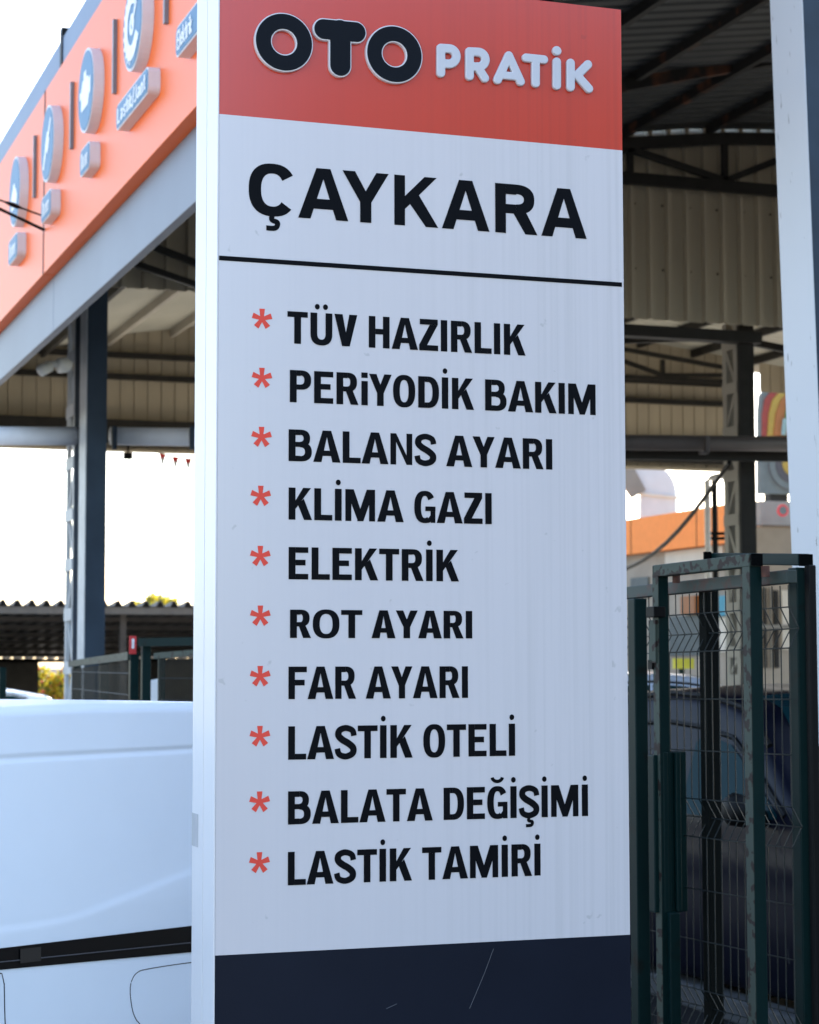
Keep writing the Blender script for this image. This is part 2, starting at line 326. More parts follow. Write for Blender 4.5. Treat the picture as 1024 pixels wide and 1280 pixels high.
def glyph(ch, s=0.208, t=0.175, W=None):
    """returns (width, pieces, left bearing, right bearing); s = stem, t = horizontal stroke"""
    st, rd, dg = 0.058, 0.035, 0.006
    wd = dict(B=.70, A=.83, L=.55, N=.68, T=.62, U=.67, V=.71, H=.65, P=.66, E=.59, R=.68, Y=.71, O=.70, D=.66, K=.71, M=.92, G=.67, Z=.60, S=.64, F=.59, C=.68)
    base = {'Ü': 'U', 'Ğ': 'G', 'Ş': 'S', 'Ç': 'C', 'İ': 'I'}.get(ch, ch)
    if base == 'I':
        p = rc(0, 0, s, 1)
        if ch == 'İ': p += dot(s / 2, 1.20, 0.082)
        return s, p, st, st
    if base == 'i': return s * 0.95, rc(0, 0, s * 0.95, 0.76) + rc(0, 0.86, s * 0.95, 1.03), st * 1.2, st * 0.6
    w = W or wd[base]
    if base == 'L': return w, rc(0, 0, s, 1) + rc(s, 0, w, t), st, 0.02
    if base == 'E': return w, rc(0, 0, s, 1) + rc(s, 0, w, t) + rc(s, 1 - t, w, 1) + rc(s, 0.435, w * .86, 0.435 + t), st, 0.04
    if base == 'F': return w, rc(0, 0, s, 1) + rc(s, 1 - t, w, 1) + rc(s, 0.42, w * .88, 0.42 + t), st, 0.02
    if base == 'T': return w, rc(0, 1 - t, w, 1) + rc(w / 2 - s / 2, 0, w / 2 + s / 2, 1 - t), 0.02, 0.02
    if base == 'H': return w, rc(0, 0, s, 1) + rc(w - s, 0, w, 1) + rc(s, 0.43, w - s, 0.43 + t), st, st
    if base == 'N': return w, rc(0, 0, s * .86, 1) + rc(w - s * .86, 0, w, 1) + [[(s * .86, 1), (s * .86, .72), (w - s * .86, 0), (w - s * .86, .30)]] + [[(s * .5, 1), (s * .86, 1), (s * .86, .7)]], st, st
    if base == 'M':
        c = w / 2
        return w, rc(0, 0, s * .9, 1) + rc(w - s * .9, 0, w, 1) + [[(0.02, 1), (s * 1.25, 1), (c + .01, .36), (c + s * .36, 0), (c - s * .36, 0)]] + [[(w - .02, 1), (w - s * 1.25, 1), (c - .01, .36), (c - s * .45, 0), (c + s * .45, 0)]], st, st
    if base == 'Z': return w, rc(0, 0, w, t) + rc(0.02, 1 - t, w - .01, 1) + [[(0, t), (s * 1.22, t), (w - .01, 1 - t), (w - .01 - s * 1.22, 1 - t)]], 0.03, 0.03
    if base == 'A':
        c = w / 2; h = s * .62
        def xl(y): return (c - h) * y
        y0, y1 = .20, .20 + t * .95
        la = s * (1.08 if w > .9 else 1.2); xt = min(la + (c - la) / .79, c + h * .95)
        return w, [[(0, 0), (la, 0), (xt, 1), (c - h, 1)]] + [[(w, 0), (w - la, 0), (w - xt, 1), (c + h, 1)]] + \
            [[(xl(y0) + s * .7, y0), (w - xl(y0) - s * .7, y0), (w - xl(y1) - s * .7, y1), (xl(y1) + s * .7, y1)]], dg, dg
    if base == 'V':
        c = w / 2; h = s * .58
        return w, [[(0, 1), (s * 1.2, 1), (c + h * .3, .22), (c + h * .3, 0), (c - h, 0)]] + [[(w, 1), (w - s * 1.2, 1), (c - h * .3, .22), (c - h * .3, 0), (c + h, 0)]], dg, dg
    if base == 'Y':
        c = w / 2
        return w, rc(c - s / 2, 0, c + s / 2, .44) + [[(0, 1), (s * 1.12, 1), (c + s * .3, .50), (c + s * .5, .40), (c - s / 2, .40)]] + [[(w, 1), (w - s * 1.12, 1), (c - s * .3, .50), (c - s * .5, .40), (c + s / 2, .40)]], dg, dg
    if base == 'K':
        return w, rc(0, 0, s, 1) + [[(s * .95, .32), (s * .95, .58), (w - .03 - s * 1.15, 1), (w - .03, 1)]] + [[(s * 1.35, .47), (s * 2.2, .66), (w, 0), (w - s * 1.17, 0)]], st, 0.01
    if base == 'U':
        ry = .36
        um = dot(w / 2 - .125, 1.19, .082) + dot(w / 2 + .125, 1.19, .082) if ch == 'Ü' else []
        return w, um + rc(0, ry, s, 1) + rc(w - s, ry, w, 1) + arcband(w / 2, ry, w / 2, ry + .015, w / 2 - s, ry - t * .95, 180, 360), st, st
    if base == 'O': return w, arcband(w / 2, .5, w / 2, .515, w / 2 - s * 1.02, .515 - t * .93, 0, 360, 44), rd, rd
    if base == 'D':
        cx = w * .45
        return w, rc(0, 0, s, 1) + rc(s, 0, cx, t) + rc(s, 1 - t, cx, 1) + arcband(cx, .5, w - cx, .5, w - cx - s, .5 - t, -90, 90), st, rd
    if base in 'PR':
        yb = .40 if base == 'P' else .405; cx = w * .5; cy = (1 + yb) / 2; ry = (1 - yb) / 2; wb = w * (.98 if base == 'P' else .93)
        p = rc(0, 0, s, 1) + rc(s, 1 - t, cx, 1) + rc(s, yb, cx, yb + t * .9) + arcband(cx, cy, wb - cx, ry, wb - cx - s, ry - t * .93, -90, 90)
        if base == 'R': p += [[(w * .40, yb + .05), (w * .72, yb + .06), (w, 0), (w - s * 1.15, 0)]]
        return w, p, st, 0.02
    if base == 'B':
        ym = .455; cx = w * .5
        p = rc(0, 0, s, 1) + rc(s, 0, cx, t) + rc(s, 1 - t, cx, 1) + rc(s, ym, cx, ym + t * .9)
        p += arcband(cx, (1 + ym) / 2, w * .92 - cx, (1 - ym) / 2, w * .92 - cx - s * .95, (1 - ym) / 2 - t * .95, -90, 90)
        p += arcband(cx, (ym + t * .9) / 2, w - cx, (ym + t * .9) / 2, w - cx - s, (ym + t * .9) / 2 - t * .97, -90, 90)
        return w, p, st, rd
    if base in 'GC':
        p = arcband(w / 2, .5, w / 2, .515, w / 2 - s * 1.02, .515 - t * .93, 33, 320 if base == 'C' else 300, 36)
        if base == 'G':
            p += rc(w * .52, .37, w, .37 + t * .85) + rc(w - s * .75, 0, w, .37) + [[(w / 2 + .0, -.015), (w * .72, .0), (w - s * .4, .12), (w - s * .5, .30), (w * .66, .145), (w / 2, .13)]]
        if ch == 'Ğ':
            c = w / 2; p += ribbon([(c + .17 * math.cos(R(a)), 1.30 + .14 * math.sin(R(a))) for a in range(186, 355, 14)], .11)
        if ch == 'Ç':
            c = w / 2; p += ribbon(catmull([(c, .02), (c - .01, -.08), (c + .10, -.13), (c + .06, -.235), (c - .12, -.245)]), .1)
        return w, p, rd, rd
    if base == 'S':
        path = [(w * .90, .69), (w * .82, .855), (w * .5, .93), (w * .2, .86), (w * .15, .71), (w * .32, .585), (w * .64, .46), (w * .86, .32), (w * .82, .155), (w * .5, .07), (w * .18, .14), (w * .09, .31)]
        c = catmull(path, 7); n = len(c)
        p = ribbon(c, [t * 1.0 + .035 * math.sin(math.pi * i / n) ** 2 for i in range(n)])
        if ch == 'Ş':
            x = w / 2; p += ribbon(catmull([(x, .02), (x - .02, -.09), (x + .10, -.13), (x + .07, -.235), (x - .11, -.25)]), .1)
        return w, p, rd, rd
    raise KeyError(ch)

def letters_mesh(mb, pieces, x0, z0, sx, sz, y, k=[0]):
    prev = None
    for poly in pieces:
        pv = {(round(a, 4), round(b, 4)) for a, b in poly}
        if prev is None or len(poly) != 4 or len(pv & prev) < 2: k[0] = (k[0] + 1) % 9
        prev = pv
        yy = y - k[0] * 0.00012
        pts = [(x0 + px * sx, yy, z0 + pz * sz) for px, pz in poly]
        a = sum(pts[i][0] * pts[(i + 1) % len(pts)][2] - pts[(i + 1) % len(pts)][0] * pts[i][2] for i in range(len(pts)))
        mb.poly(pts if a > 0 else pts[::-1])

# ================================================================== TOTEM SIGN
sign = thing('totem_sign', (SX0, SY, 0), 'tall white and red totem sign listing car services in black capitals', 'sign')
zr = PY(525, 165, SY).z; zl = PY(525, 339, SY).z; zb = PY(525, 1181.7, SY).z
TH = 0.245
mb = MB(); mb.box((SX0 + .002, SY, zb), (SX1 + .003, SY + .03, zr)); mb.build('white_panel', M['sign_white'], sign)
mb = MB(); mb.box((SX0 + .002, SY, zr), (SX1 + .003, SY + .03, SZ1)); mb.build('red_panel', M['sign_red'], sign)
mb = MB(); mb.box((SX0 + .002, SY, 0), (SX1 + .003, SY + .03, zb)); mb.build('base_panel', M['sign_navy'], sign)
mb = MB(); mb.box((SX0 - .003, SY - .001, 0), (SX0 + .0015, SY + .118, SZ1 + .002)); mb.box((SX0 - .003, SY + .124, 0), (SX0 + .0015, SY + TH, SZ1 + .002))
mb.box((SX0 + .0016, SY + .031, 0), (SX0 + .01, SY + TH - .002, SZ1)); mb.build('side_cladding', M['alu_white'], sign, bevel=.0012)
mb = MB(); mb.box((SX1 - .0015, SY + .031, 0), (SX1 + .0028, SY + TH, SZ1 + .002)); mb.build('side_cladding', M['alu_white'], sign, bevel=.0012)
mb = MB(); mb.box((SX0 + .011, SY + TH - .03, 0), (SX1 - .002, SY + TH, SZ1)); mb.build('back_panel', M['alu_white'], sign)
mb = MB(); mb.box((SX0 + .011, SY + .031, SZ1 - .03), (SX1 - .002, SY + TH - .031, SZ1 + .001)); mb.build('top_cap', M['alu_white'], sign)
lw = PY(525, 336.2, SY).z, PY(525, 341.8, SY).z
mb = MB(); mb.box((SX0 + .003, SY - .0012, lw[1]), (SX1 - .003, SY - .0002, lw[0])); mb.build('divider_line', M['vinyl'], sign)
a = PX(247.5, 1018, SX0 - .004); b = PX(238, 1056, SX0 - .004)
mb = MB(); mb.box((SX0 - .0042, a.y, b.z), (SX0 - .0032, SY + TH - .002, a.z)); mb.build('tape_patch', M['tape'], sign)

def text_line(txt, pxl, pxr, ytop, ybase, s=.208, t=.175, opts=None):
    x0, zt = SP(pxl, ytop); _, z0 = SP(pxl, ybase); cap = zt - z0
    x1 = SP(pxr, ybase)[0]
    items = []; x = 0; prev = None
    for ch in txt:
        if ch == ' ': x += .29; continue
        w, p, lb, rb = glyph(ch, s, t, (opts or {}).get(ch))
        if prev is not None: x += prev + lb
        items.append((x, p)); x += w; prev = rb
    sx = (x1 - x0) / x
    mb = MB()
    for xo, p in items: letters_mesh(mb, p, x0 + xo * sx, z0, sx, cap, SY - .0006)
    return mb.build('service_line', M['vinyl'], sign)
text_line('TÜV HAZIRLIK', 359.3, 657, 388.8, 429)
text_line('PERiYODİK BAKIM', 362.3, 744.6, 462.3, 502.6)
text_line('BALANS AYARI', 360.8, 690.5, 536.5, 576.3)
text_line('KLİMA GAZI', 360.8, 614.6, 609.3, 649.5)
text_line('ELEKTRİK', 360.8, 573.7, 683.7, 724.2)
text_line('ROT AYARI', 362.5, 590.4, 762, 797.5, .235, .175, dict(O=.92, R=.72, T=.74, A=.84, Y=.78))
text_line('FAR AYARI', 360.6, 585.1, 833.3, 874.1)
text_line('LASTİK OTELİ', 360.3, 644, 908, 949.8)
text_line('BALATA DEĞİŞİMİ', 360, 735.2, 989.3, 1030.8)
text_line('LASTİK TAMİRİ', 359.8, 676, 1065, 1106.8)
# name line: each letter where it stands
capx = 493
_, zt = SP(capx, 218.1); _, z0 = SP(capx, 280.9); cap = zt - z0
mb = MB()
for ch, a, b, s_, W in (('Ç', 310.8, 370, .205, .93), ('A', 372.7, 435.4, .195, 1.0), ('Y', 428, 486, .195, .94), ('K', 492.9, 547.7, .195, .93),
                        ('A', 552.2, 611.7, .195, 1.0), ('R', 618.9, 671.6, .195, .90), ('A', 676.3, 733, .195, 1.0)):
    xa = SP(a, 250)[0]; xb = SP(b, 250)[0]; w, p, _, _ = glyph(ch, s_ * 1.16, .208, W)
    letters_mesh(mb, p, xa, z0, (xb - xa) / w, cap, SY - .0006)
mb.build('name_lettering', M['vinyl'], sign)
for ax, ay in ((327.6, 398.6), (327.4, 472.5), (326.9, 546.3), (325.9, 620), (325.4, 695.2), (325.4, 769.9), (325.2, 845.5), (324.9, 920.5), (324.5, 1002.5), (324.3, 1078.5)):
    cx, cz = SP(ax, ay); r = .0278; mb = MB()
    for q in range(5):
        an = R(90 + 72 * q); d = (math.cos(an), math.sin(an)); n = (-d[1], d[0])
        pts = [(cx + d[0] * l + n[0] * w, SY - .0006 - q * .00012, cz + d[1] * l + n[1] * w) for l, w in ((-.002, -.0042), (r, -.0078), (r, .0078), (-.002, .0042))]
        mb.poly(pts)
    mb.build('asterisk', M['vinyl_red'], sign)

# raised letters: union of round strokes -> outline -> bevelled solid
def contour(fn, x0, x1, z0, z1, h):
    nx, nz = int((x1 - x0) / h) + 2, int((z1 - z0) / h) + 2
    X = x0 + np.arange(nx) * h; Z = z0 + np.arange(nz) * h
    D = fn(X[:, None], Z[None, :]); segs = {}
    def ip(i, j, k, l):
        a, b = D[i, j], D[k, l]; t = a / (a - b); return (X[i] + (X[k] - X[i]) * t, Z[j] + (Z[l] - Z[j]) * t)
    nxt = {}; pos = {}
    for i in range(nx - 1):
        for j in range(nz - 1):
            c = [(i, j), (i + 1, j), (i + 1, j + 1), (i, j + 1)]; s_ = [D[p] < 0 for p in c]
            if all(s_) or not any(s_): continue
            st, en = [], []
            for q in range(4):
                p0, p1 = c[q], c[(q + 1) % 4]
                if s_[q] != s_[(q + 1) % 4]:
                    key = tuple(sorted((p0, p1))); pos[key] = ip(*p0, *p1)
                    (st if s_[q] else en).append(key)
            for a, b in zip(st, en): nxt[a] = b
    loops = []
    while nxt:
        k0, v = nxt.popitem(); lp = [k0]
        while v != k0 and v in nxt: lp.append(v); v = nxt.pop(v)
        if len(lp) > 8: loops.append([pos[q] for q in lp])
    return loops
def solid_from_loops(name, loops, y, depth, bev, m, parent):
    cu = bpy.data.curves.new(name, 'CURVE'); cu.dimensions = '2D'; cu.fill_mode = 'BOTH'
    for lp in loops:
        sp = cu.splines.new('POLY'); sp.points.add(len(lp) - 1); sp.use_cyclic_u = True
        for p, q in zip(sp.points, lp): p.co = (q[0], q[1], 0, 1)
    cu.extrude = depth / 2 - bev; cu.bevel_depth = bev; cu.bevel_resolution = 2; cu.offset = -bev
    tmp = bpy.data.objects.new('tmp', cu); COL.objects.link(tmp)
    dg_ = bpy.context.evaluated_depsgraph_get()
    me = bpy.data.meshes.new_from_object(tmp.evaluated_get(dg_))
    bpy.data.objects.remove(tmp); bpy.data.curves.remove(cu)
    me.transform(Matrix(((1, 0, 0, 0), (0, 0, -1, y - depth / 2), (0, 1, 0, 0), (0, 0, 0, 1))))
    return link(name, me, m, parent)
def caps(P, r):
    """distance to a polyline of round strokes"""
    P = [np.array(p) for p in P]
    def f(x, z):
        d = 1e9
        for a, b in zip(P[:-1], P[1:]):
            e = b - a; L2 = max(e @ e, 1e-12)
            t = np.clip(((x - a[0]) * e[0] + (z - a[1]) * e[1]) / L2, 0, 1)
            d = np.minimum(d, np.hypot(x - a[0] - e[0] * t, z - a[1] - e[1] * t))
        return d - r
    return f
def union(*fs): return lambda x, z: np.minimum.reduce([f(x, z) for f in fs])
def raised(name, fn, box, y, depth, bev, m, parent, grow=0.0, h=.0022):
    lp = contour(lambda x, z: fn(x, z) - grow, *box, h)
    return solid_from_loops(name, lp, y, depth, bev, m, parent)
def spx(c, ox, oy, k): return SP(ox + c[0] / k, oy + c[1] / k)
C1 = lambda x, y: spx((x, y), 300, 0, 4.267)
C2 = lambda x, y: spx((x, y), 530, 40, 3.938)
def ringf(cx, cz, rm, hw, kx): return lambda x, z: np.abs(np.hypot((x - cx) / kx, z - cz) - rm) - hw
for (l, r_, tp, bt, hl, hr) in ((72, 383, 75, 390, 163, 291), (665, 966, 142, 451, 755, 880)):
    cx, cz = C1((l + r_) / 2, (tp + bt) / 2); rx = (C1(r_, 230)[0] - C1(l, 230)[0]) / 2; rz = (C1(l, tp)[1] - C1(l, bt)[1]) / 2
    ri = (C1(hr, 230)[0] - C1(hl, 230)[0]) / 2; kx = 1.0 * rx / rz
    rin = ri / kx; fn = ringf(cx, cz, (rz + rin) / 2, (rz - rin) / 2, kx)
    e = raised('raised_letter', fn, (cx - rx - .02, cx + rx + .02, cz - rz - .02, cz + rz + .02), SY, .014, .001, M['letter_edge'], sign)
    raised('letter_face', fn, (cx - rx - .02, cx + rx + .02, cz - rz - .02, cz + rz + .02), SY - .0135, .003, .0008, M['letter_dark'], e, grow=-.0034)
fn = union(caps([C1(440, 163), C1(610, 179)], .0312), caps([C1(527, 170), C1(527, 356)], .0325))
cx, cz = C1(527, 250); bx = (cx - .12, cx + .12, cz - .12, cz + .12)
e = raised('raised_letter', fn, bx, SY, .014, .001, M['letter_edge'], sign)
raised('letter_face', fn, bx, SY - .0135, .003, .0008, M['letter_dark'], e, grow=-.0034)
def arc2(cx, cy, r, a0, a1, n=14): return [C2(cx + r * math.cos(R(a0 + (a1 - a0) * i / n)), cy + r * math.sin(R(a0 + (a1 - a0) * i / n))) for i in range(n + 1)]
rw = .0128
PR = [union(caps([C2(78, 86), C2(78, 206)], rw), caps([C2(78, 84)] + arc2(116, 124, 38, -88, 88) + [C2(78, 158)], rw)),
      union(caps([C2(219, 103), C2(219, 221)], rw), caps([C2(219, 101)] + arc2(260, 140, 37, -88, 88) + [C2(222, 173)], rw), caps([C2(258, 175), C2(294, 231)], rw)),
      union(caps([C2(412, 121), C2(357, 239)], rw), caps([C2(412, 121), C2(470, 248)], rw), caps([C2(382, 217), C2(446, 223)], rw * .9)),
      union(caps([C2(497, 131), C2(585, 140)], rw * .97), caps([C2(544, 140), C2(544, 256)], rw)),
      union(caps([C2(648, 151), C2(648, 267)], rw), caps([C2(648, 97), C2(648.1, 97)], rw * 1.08)),
      union(caps([C2(716, 157), C2(716, 275)], rw), caps([C2(748, 217), C2(801, 164)], rw), caps([C2(748, 217), C2(806, 283)], rw), caps([C2(716, 219), C2(748, 217)], rw * .6))]
for fn, cxp in zip(PR, (115, 258, 413, 541, 648, 760)):
    cx, cz = C2(cxp, 180)
    raised('raised_letter', fn, (cx - .06, cx + .06, cz - .1, cz + .1), SY, .013, .003, M['letter_white'], sign, h=.0016)
# scratches on the navy base
for pts in (((617, 1186), (606, 1216), (587, 1261)), ((483, 1261), (496, 1255))):
    mb = MB(); mb.tube([(SP(*p)[0], SY - .0002, SP(*p)[1]) for p in pts], .0007, 5)
    mb.build('scratch', M['scratch'], sign)

OBX = 7.4
# ================================================================== SERVICE HALL
hall = thing('service_hall', (2.85, 10, 0), 'open steel service hall with orange fascia, trusses and beige cladding bands', 'building')
FX = 2.85
def FZ(py): return PX(0, py, FX).z
fz0, fz1, fz2 = FZ(402), FZ(204), FZ(176)
YN, YF = 8.8, 37.0
yj = PX(55, 250, FX).y
for a, b in ((YN, yj - .011), (yj + .011, YF)):
    mb = MB(); mb.box((FX, a, fz0), (FX + .18, b, fz1)); mb.build('fascia_panel', M['orange'], hall, bevel=.004)
mb = MB(); mb.box((FX + .185, YN, fz0 - .1), (FX + .2, YF, fz1)); mb.build('bounce_shield', M['steel_dark'], hall)  # dark sheet added behind the fascia to block orange bounce onto the column
mb = MB(); mb.box((FX - .002, yj - .028, fz0), (FX - .0005, yj + .028, fz1)); mb.build('fascia_joint', M['rust'], hall)
yk = PX(76, 60, FX).y
mb = MB(); mb.box((FX + .01, YN, fz1 + .003), (FX + .2, yk - .05, fz2)); mb.box((FX + .01, yk + .05, fz1 + .003), (FX + .2, YF, fz2)); mb.build('fascia_cap', M['grey_blue'], hall)
mb = MB(); mb.box((FX + .0, yk - .047, fz1 + .003), (FX + .2, yk + .047, fz2 + .09)); mb.build('gutter_outlet', M['black'], hall)
bz = PX(0, 475, FX + .1).z
ybj = PX(67, 370, FX + .1).y
for a, b in ((YN, ybj - .004), (ybj + .004, YF)):
    mb = MB(); mb.box((FX + .1, a, bz), (FX + .17, b, fz0 - .003)); mb.build('edge_beam', M['beam_grey'], hall, bevel=.006)
for px, ya, yb_ in ((46, 170, 246), (92.5, 103, 185), (146.3, 25, 116), (211, -70, 29)):
    p = PX(px, ya, FX); q = PX(px, yb_, FX)
    mb = MB(); mb.box((FX - .03, p.y - .02, q.z), (FX - .001, p.y + .02, p.z)); mb.build('fascia_fin', M['slot'], hall)
# roof: sheet with ribs running down the slope, on purlins
ROOF = [(2.97, 6.72), (7.5, 7.75), (11.5, 8.36), (14.0, 8.55), (25.5, 7.2)]
def rz(x):
    for (a, za), (b, zb_) in zip(ROOF[:-1], ROOF[1:]):
        if a <= x <= b: return za + (zb_ - za) * (x - a) / (b - a)
    return ROOF[-1][1]
def roof_strip(y0, y1, m, rib=.02):
    ys = []; y = y0
    while y < y1 - .2: ys += [(y, 0), (y + .13, 0), (y + .16, rib), (y + .22, rib)]; y += .25
    ys.append((y1, 0)); mb = MB()
    for (xa, za), (xb, zb_) in zip(ROOF[:-1], ROOF[1:]):
        i = len(mb.v)
        for (yy, dz) in ys: mb.v += [Vector((xa, yy, za + dz)), Vector((xb, yy, zb_ + dz))]
        for q in range(len(ys) - 1): mb.f.append((i + 2 * q, i + 2 * q + 1, i + 2 * q + 3, i + 2 * q + 2))
    return mb.build('roof_sheet', m, hall, solid=.012)
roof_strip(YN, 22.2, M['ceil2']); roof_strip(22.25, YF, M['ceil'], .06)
x = 3.5
while x < 25:
    mb = MB(); z = rz(x) - .085
    mb.box((x - .03, YN, z - .035), (x + .035, 22.0, z + .075)); mb.build('purlin', M['purlin'], hall)
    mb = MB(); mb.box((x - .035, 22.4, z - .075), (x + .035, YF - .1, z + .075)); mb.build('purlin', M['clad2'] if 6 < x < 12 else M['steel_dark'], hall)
    x += 1.17
# cladding bands
YB, YC = 22.25, 36.0
def band_near(x0, x1, zbot, m):
    prof = []; x = x0
    while x < x1 - .1: prof += [(x, YB, 0), (x + .16, YB, 0), (x + .172, YB - .075, 0), (x + .218, YB - .075, 0), (x + .23, YB, 0)]; x += .25
    mb = MB(); i0 = 0
    n = len(prof)
    for (px_, py_, _) in prof: mb.v.append(Vector((px_, py_, zbot)))
    for (px_, py_, _) in prof: mb.v.append(Vector((px_, py_, rz(px_) + .02)))
    for q in range(n - 1): mb.f.append((q, q + 1, n + q + 1, n + q))
    return mb.build('wall_cladding', m, hall, solid=.006)
ZN = PY(870, 403, YB).z
band_near(4.05, 25.4, ZN, M['clad'])
mb = MB()
for q in range(9): mb.tube([(10.05 + q * .375, YB - .005, ZN + 1.42), (10.05 + q * .375, YB - .02, ZN + 1.42)], .014, 6); mb.tube([(10.05 + q * .375, YB - .005, ZN + .62), (10.05 + q * .375, YB - .02, ZN + .62)], .014, 6)
mb.build('cladding_screws', M['steel_dark'], hall)
def band_far(x0, x1, zbot, name='wall_cladding'):
    prof = []; x = x0
    while x < x1 - .05: prof += [(x, YC), (x + .228, YC), (x + .233, YC + .025), (x + .245, YC + .025)]; x += .25
    mb = MB(); n = len(prof)
    mb.v += [Vector((a, b, zbot)) for a, b in prof] + [Vector((a, b, rz(a) + .03)) for a, b in prof]
    for q in range(n - 1): mb.f.append((q, q + 1, n + q + 1, n + q))
    return mb.build(name, M['clad'], hall)
ZC = PY(120, 560, YC).z
XCE = PY(937, 600, YC).x
band_far(3.0, XCE, ZC)
p = PY(950, 490, YC); band_far(p.x, 25.4, p.z)
mb = MB(); mb.box((3.0, YC - .1, ZC - .05), (XCE, YC + .1, ZC)); mb.build('base_flashing', M['clad'], hall)
mb = MB(); mb.box((3.0, YC - .2, PY(100, 533, YC).z - .3), (XCE, YC - .11, PY(100, 524, YC).z)); mb.build('cladding_rail', M['steel_dark'], hall)
for py in (470, 443):
    z = PY(120, py, YC).z; mb = MB(); mb.box((3.0, YC - .12, z - .05), (XCE, YC - .02, z + .05)); mb.build('cladding_rail', M['steel_dark'], hall)
# trusses
def truss(y, zb_, x0, x1, step, w=.09, off=.2, h=.14):
    t = MB(); xs = [x0 + (x1 - x0) * i / round((x1 - x0) / step) for i in range(round((x1 - x0) / step) + 1)]
    for a, b in zip(xs[:-1], xs[1:]): t.beam((a, y, rz(a) - off), (b, y, rz(b) - off), w, h)
    t.build('truss_chord', M['steel_dark'], hall)
    t = MB(); t.beam((x0, y, zb_), (x1, y, zb_), w, h); t.build('truss_chord', M['steel_dark'], hall)
    for i, (a, b) in enumerate(zip(xs[:-1], xs[1:])):
        za, zc = rz(a) - off - .07, rz(b) - off - .07
        t = MB(); t.beam((b, y, zb_ + .07), (b, y, zc), .07, .07)
        if i % 2 == 0: t.beam((a, y, za), (b, y, zb_ + .07), .07, .08)
        else: t.beam((a, y, zb_ + .07), (b, y, zc), .07, .08)
        t.build('truss_web', M['steel_dark'], hall)
ztb = PY(870, 230, 21.9).z
truss(21.9, ztb, 8.02, 23.38, 1.28)
truss(35.5, PY(840, 474, 35.5).z, 8.6, XCE - .3, 1.9, w=.06, off=.35, h=.085)
truss(10.2, 7.1, 4.6, 24.0, 1.6)
for (a, b) in (((161, 327), (250, 358)), ((189, 307), (250, 331))):
    mb = MB(); mb.beam(PY(*a, 21.95), PY(*b, 21.95), .08, .07); mb.build('wall_brace', M['steel_dark'], hall)
# bar across the underside of the roof, and the lower tie under the near band
a = PY(779, 107, 19.2); b = PY(990, 70, 19.2)
mb = MB(); mb.beam(a, b, .1, .13); mb.build('roof_brace', M['purlin'], hall)
a = PY(700, 428, 24.5); b = PY(906, 421, 24.5); c = PY(1000, 440, 24.5)
mb = MB(); mb.beam(a, b, .09, .09); mb.beam(b, c, .09, .09); mb.build('tie_bar', M['steel_dark'], hall)
mb = MB(); mb.box((10.0, 22.35, ZN - .19), (12.6, 22.55, ZN - .05)); mb.build('header_beam', M['steel_dark'], hall)
# lattice columns
def column(px0, pxc, pxr, ytop, yA, ladder_px, plate_ys, dark, X=None):
    """px0..pxc the laced side facing the street, pxc..pxr the face towards the viewer"""
    c = PY(pxc, 600, yA); X = c.x; w = PY(pxr, 600, yA).x - X; yb_ = PX(px0, 600, X).y; top = PY(pxc, ytop, yA).z
    col = dict(X=X, w=w, yb=yb_)
    return X, w, yb_, top
X, w, yb_, top = column(83, 108, 133, 330, 22.2, None, None, None)
y1 = PX(100, 600, X).y; y2 = PX(92.5, 600, X).y
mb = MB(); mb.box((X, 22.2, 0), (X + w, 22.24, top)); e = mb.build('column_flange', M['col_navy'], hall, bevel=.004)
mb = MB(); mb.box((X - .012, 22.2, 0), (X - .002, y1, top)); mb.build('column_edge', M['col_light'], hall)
mb = MB(); mb.box((X, 22.245, 0), (X + .05, y2, top)); mb.build('column_web', mat('column_recess_shade', (0.035, 0.042, 0.052), 0.9, spec=0.0), hall)  # web face, recess shade put into its dark matt colour
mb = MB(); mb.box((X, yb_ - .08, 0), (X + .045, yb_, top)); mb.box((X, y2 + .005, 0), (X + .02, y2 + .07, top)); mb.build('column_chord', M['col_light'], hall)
mb = MB()
zs = [PX(87, yy, X).z for yy in (905, 835, 768, 706, 644, 580, 515, 450, 390)]
for i, (a, b) in enumerate(zip(zs[:-1], zs[1:])):
    ya, ye = (y2 + .05, yb_ - .04) if i % 2 else (yb_ - .04, y2 + .05)
    mb.beam((X + .03, ya, a), (X + .03, ye, b), .034, .05, side=(1, 0, 0))
    mb.box((X - .01, y2 + .03, b - .07), (X - .001, yb_ + .02, b + .07))
mb.build('column_lacing', M['col_light'], hall)
X, w, yb_, top = column(905, 926, 945, 400, 22.45, None, None, None)
mb = MB(); mb.box((X, 22.45, 0), (X + w, 22.5, top)); mb.build('column_flange', M['steel_dark'], hall)
mb = MB(); mb.box((X, 22.505, 0), (X + .06, 22.6, top)); mb.box((X, yb_ - .1, 0), (X + .06, yb_, top)); mb.box((X + .061, yb_ - .06, 0), (X + w, yb_, top)); mb.build('column_chord', M['clad2'], hall)
mb = MB(); zs = [PX(915, yy, X).z for yy in (960, 905, 850, 815, 760, 705, 650, 595, 540, 485, 430)]
for i, (a, b) in enumerate(zip(zs[:-1], zs[1:])):
    ya, ye = (22.58, yb_ - .06) if i % 2 else (yb_ - .06, 22.58)
    mb.beam((X + .03, ya, a + .05), (X + .03, ye, b - .05), .04, .05, side=(1, 0, 0))
    mb.box((X - .01, 22.51, b - .07), (X - .001, yb_ - .0, b + .07))
mb.build('column_lacing', M['clad2'], hall)
mb = MB(); mb.box((X + .1, 22.62, 0), (X + .13, yb_ - .11, top)); mb.build('column_web', M['steel_dark'], hall)
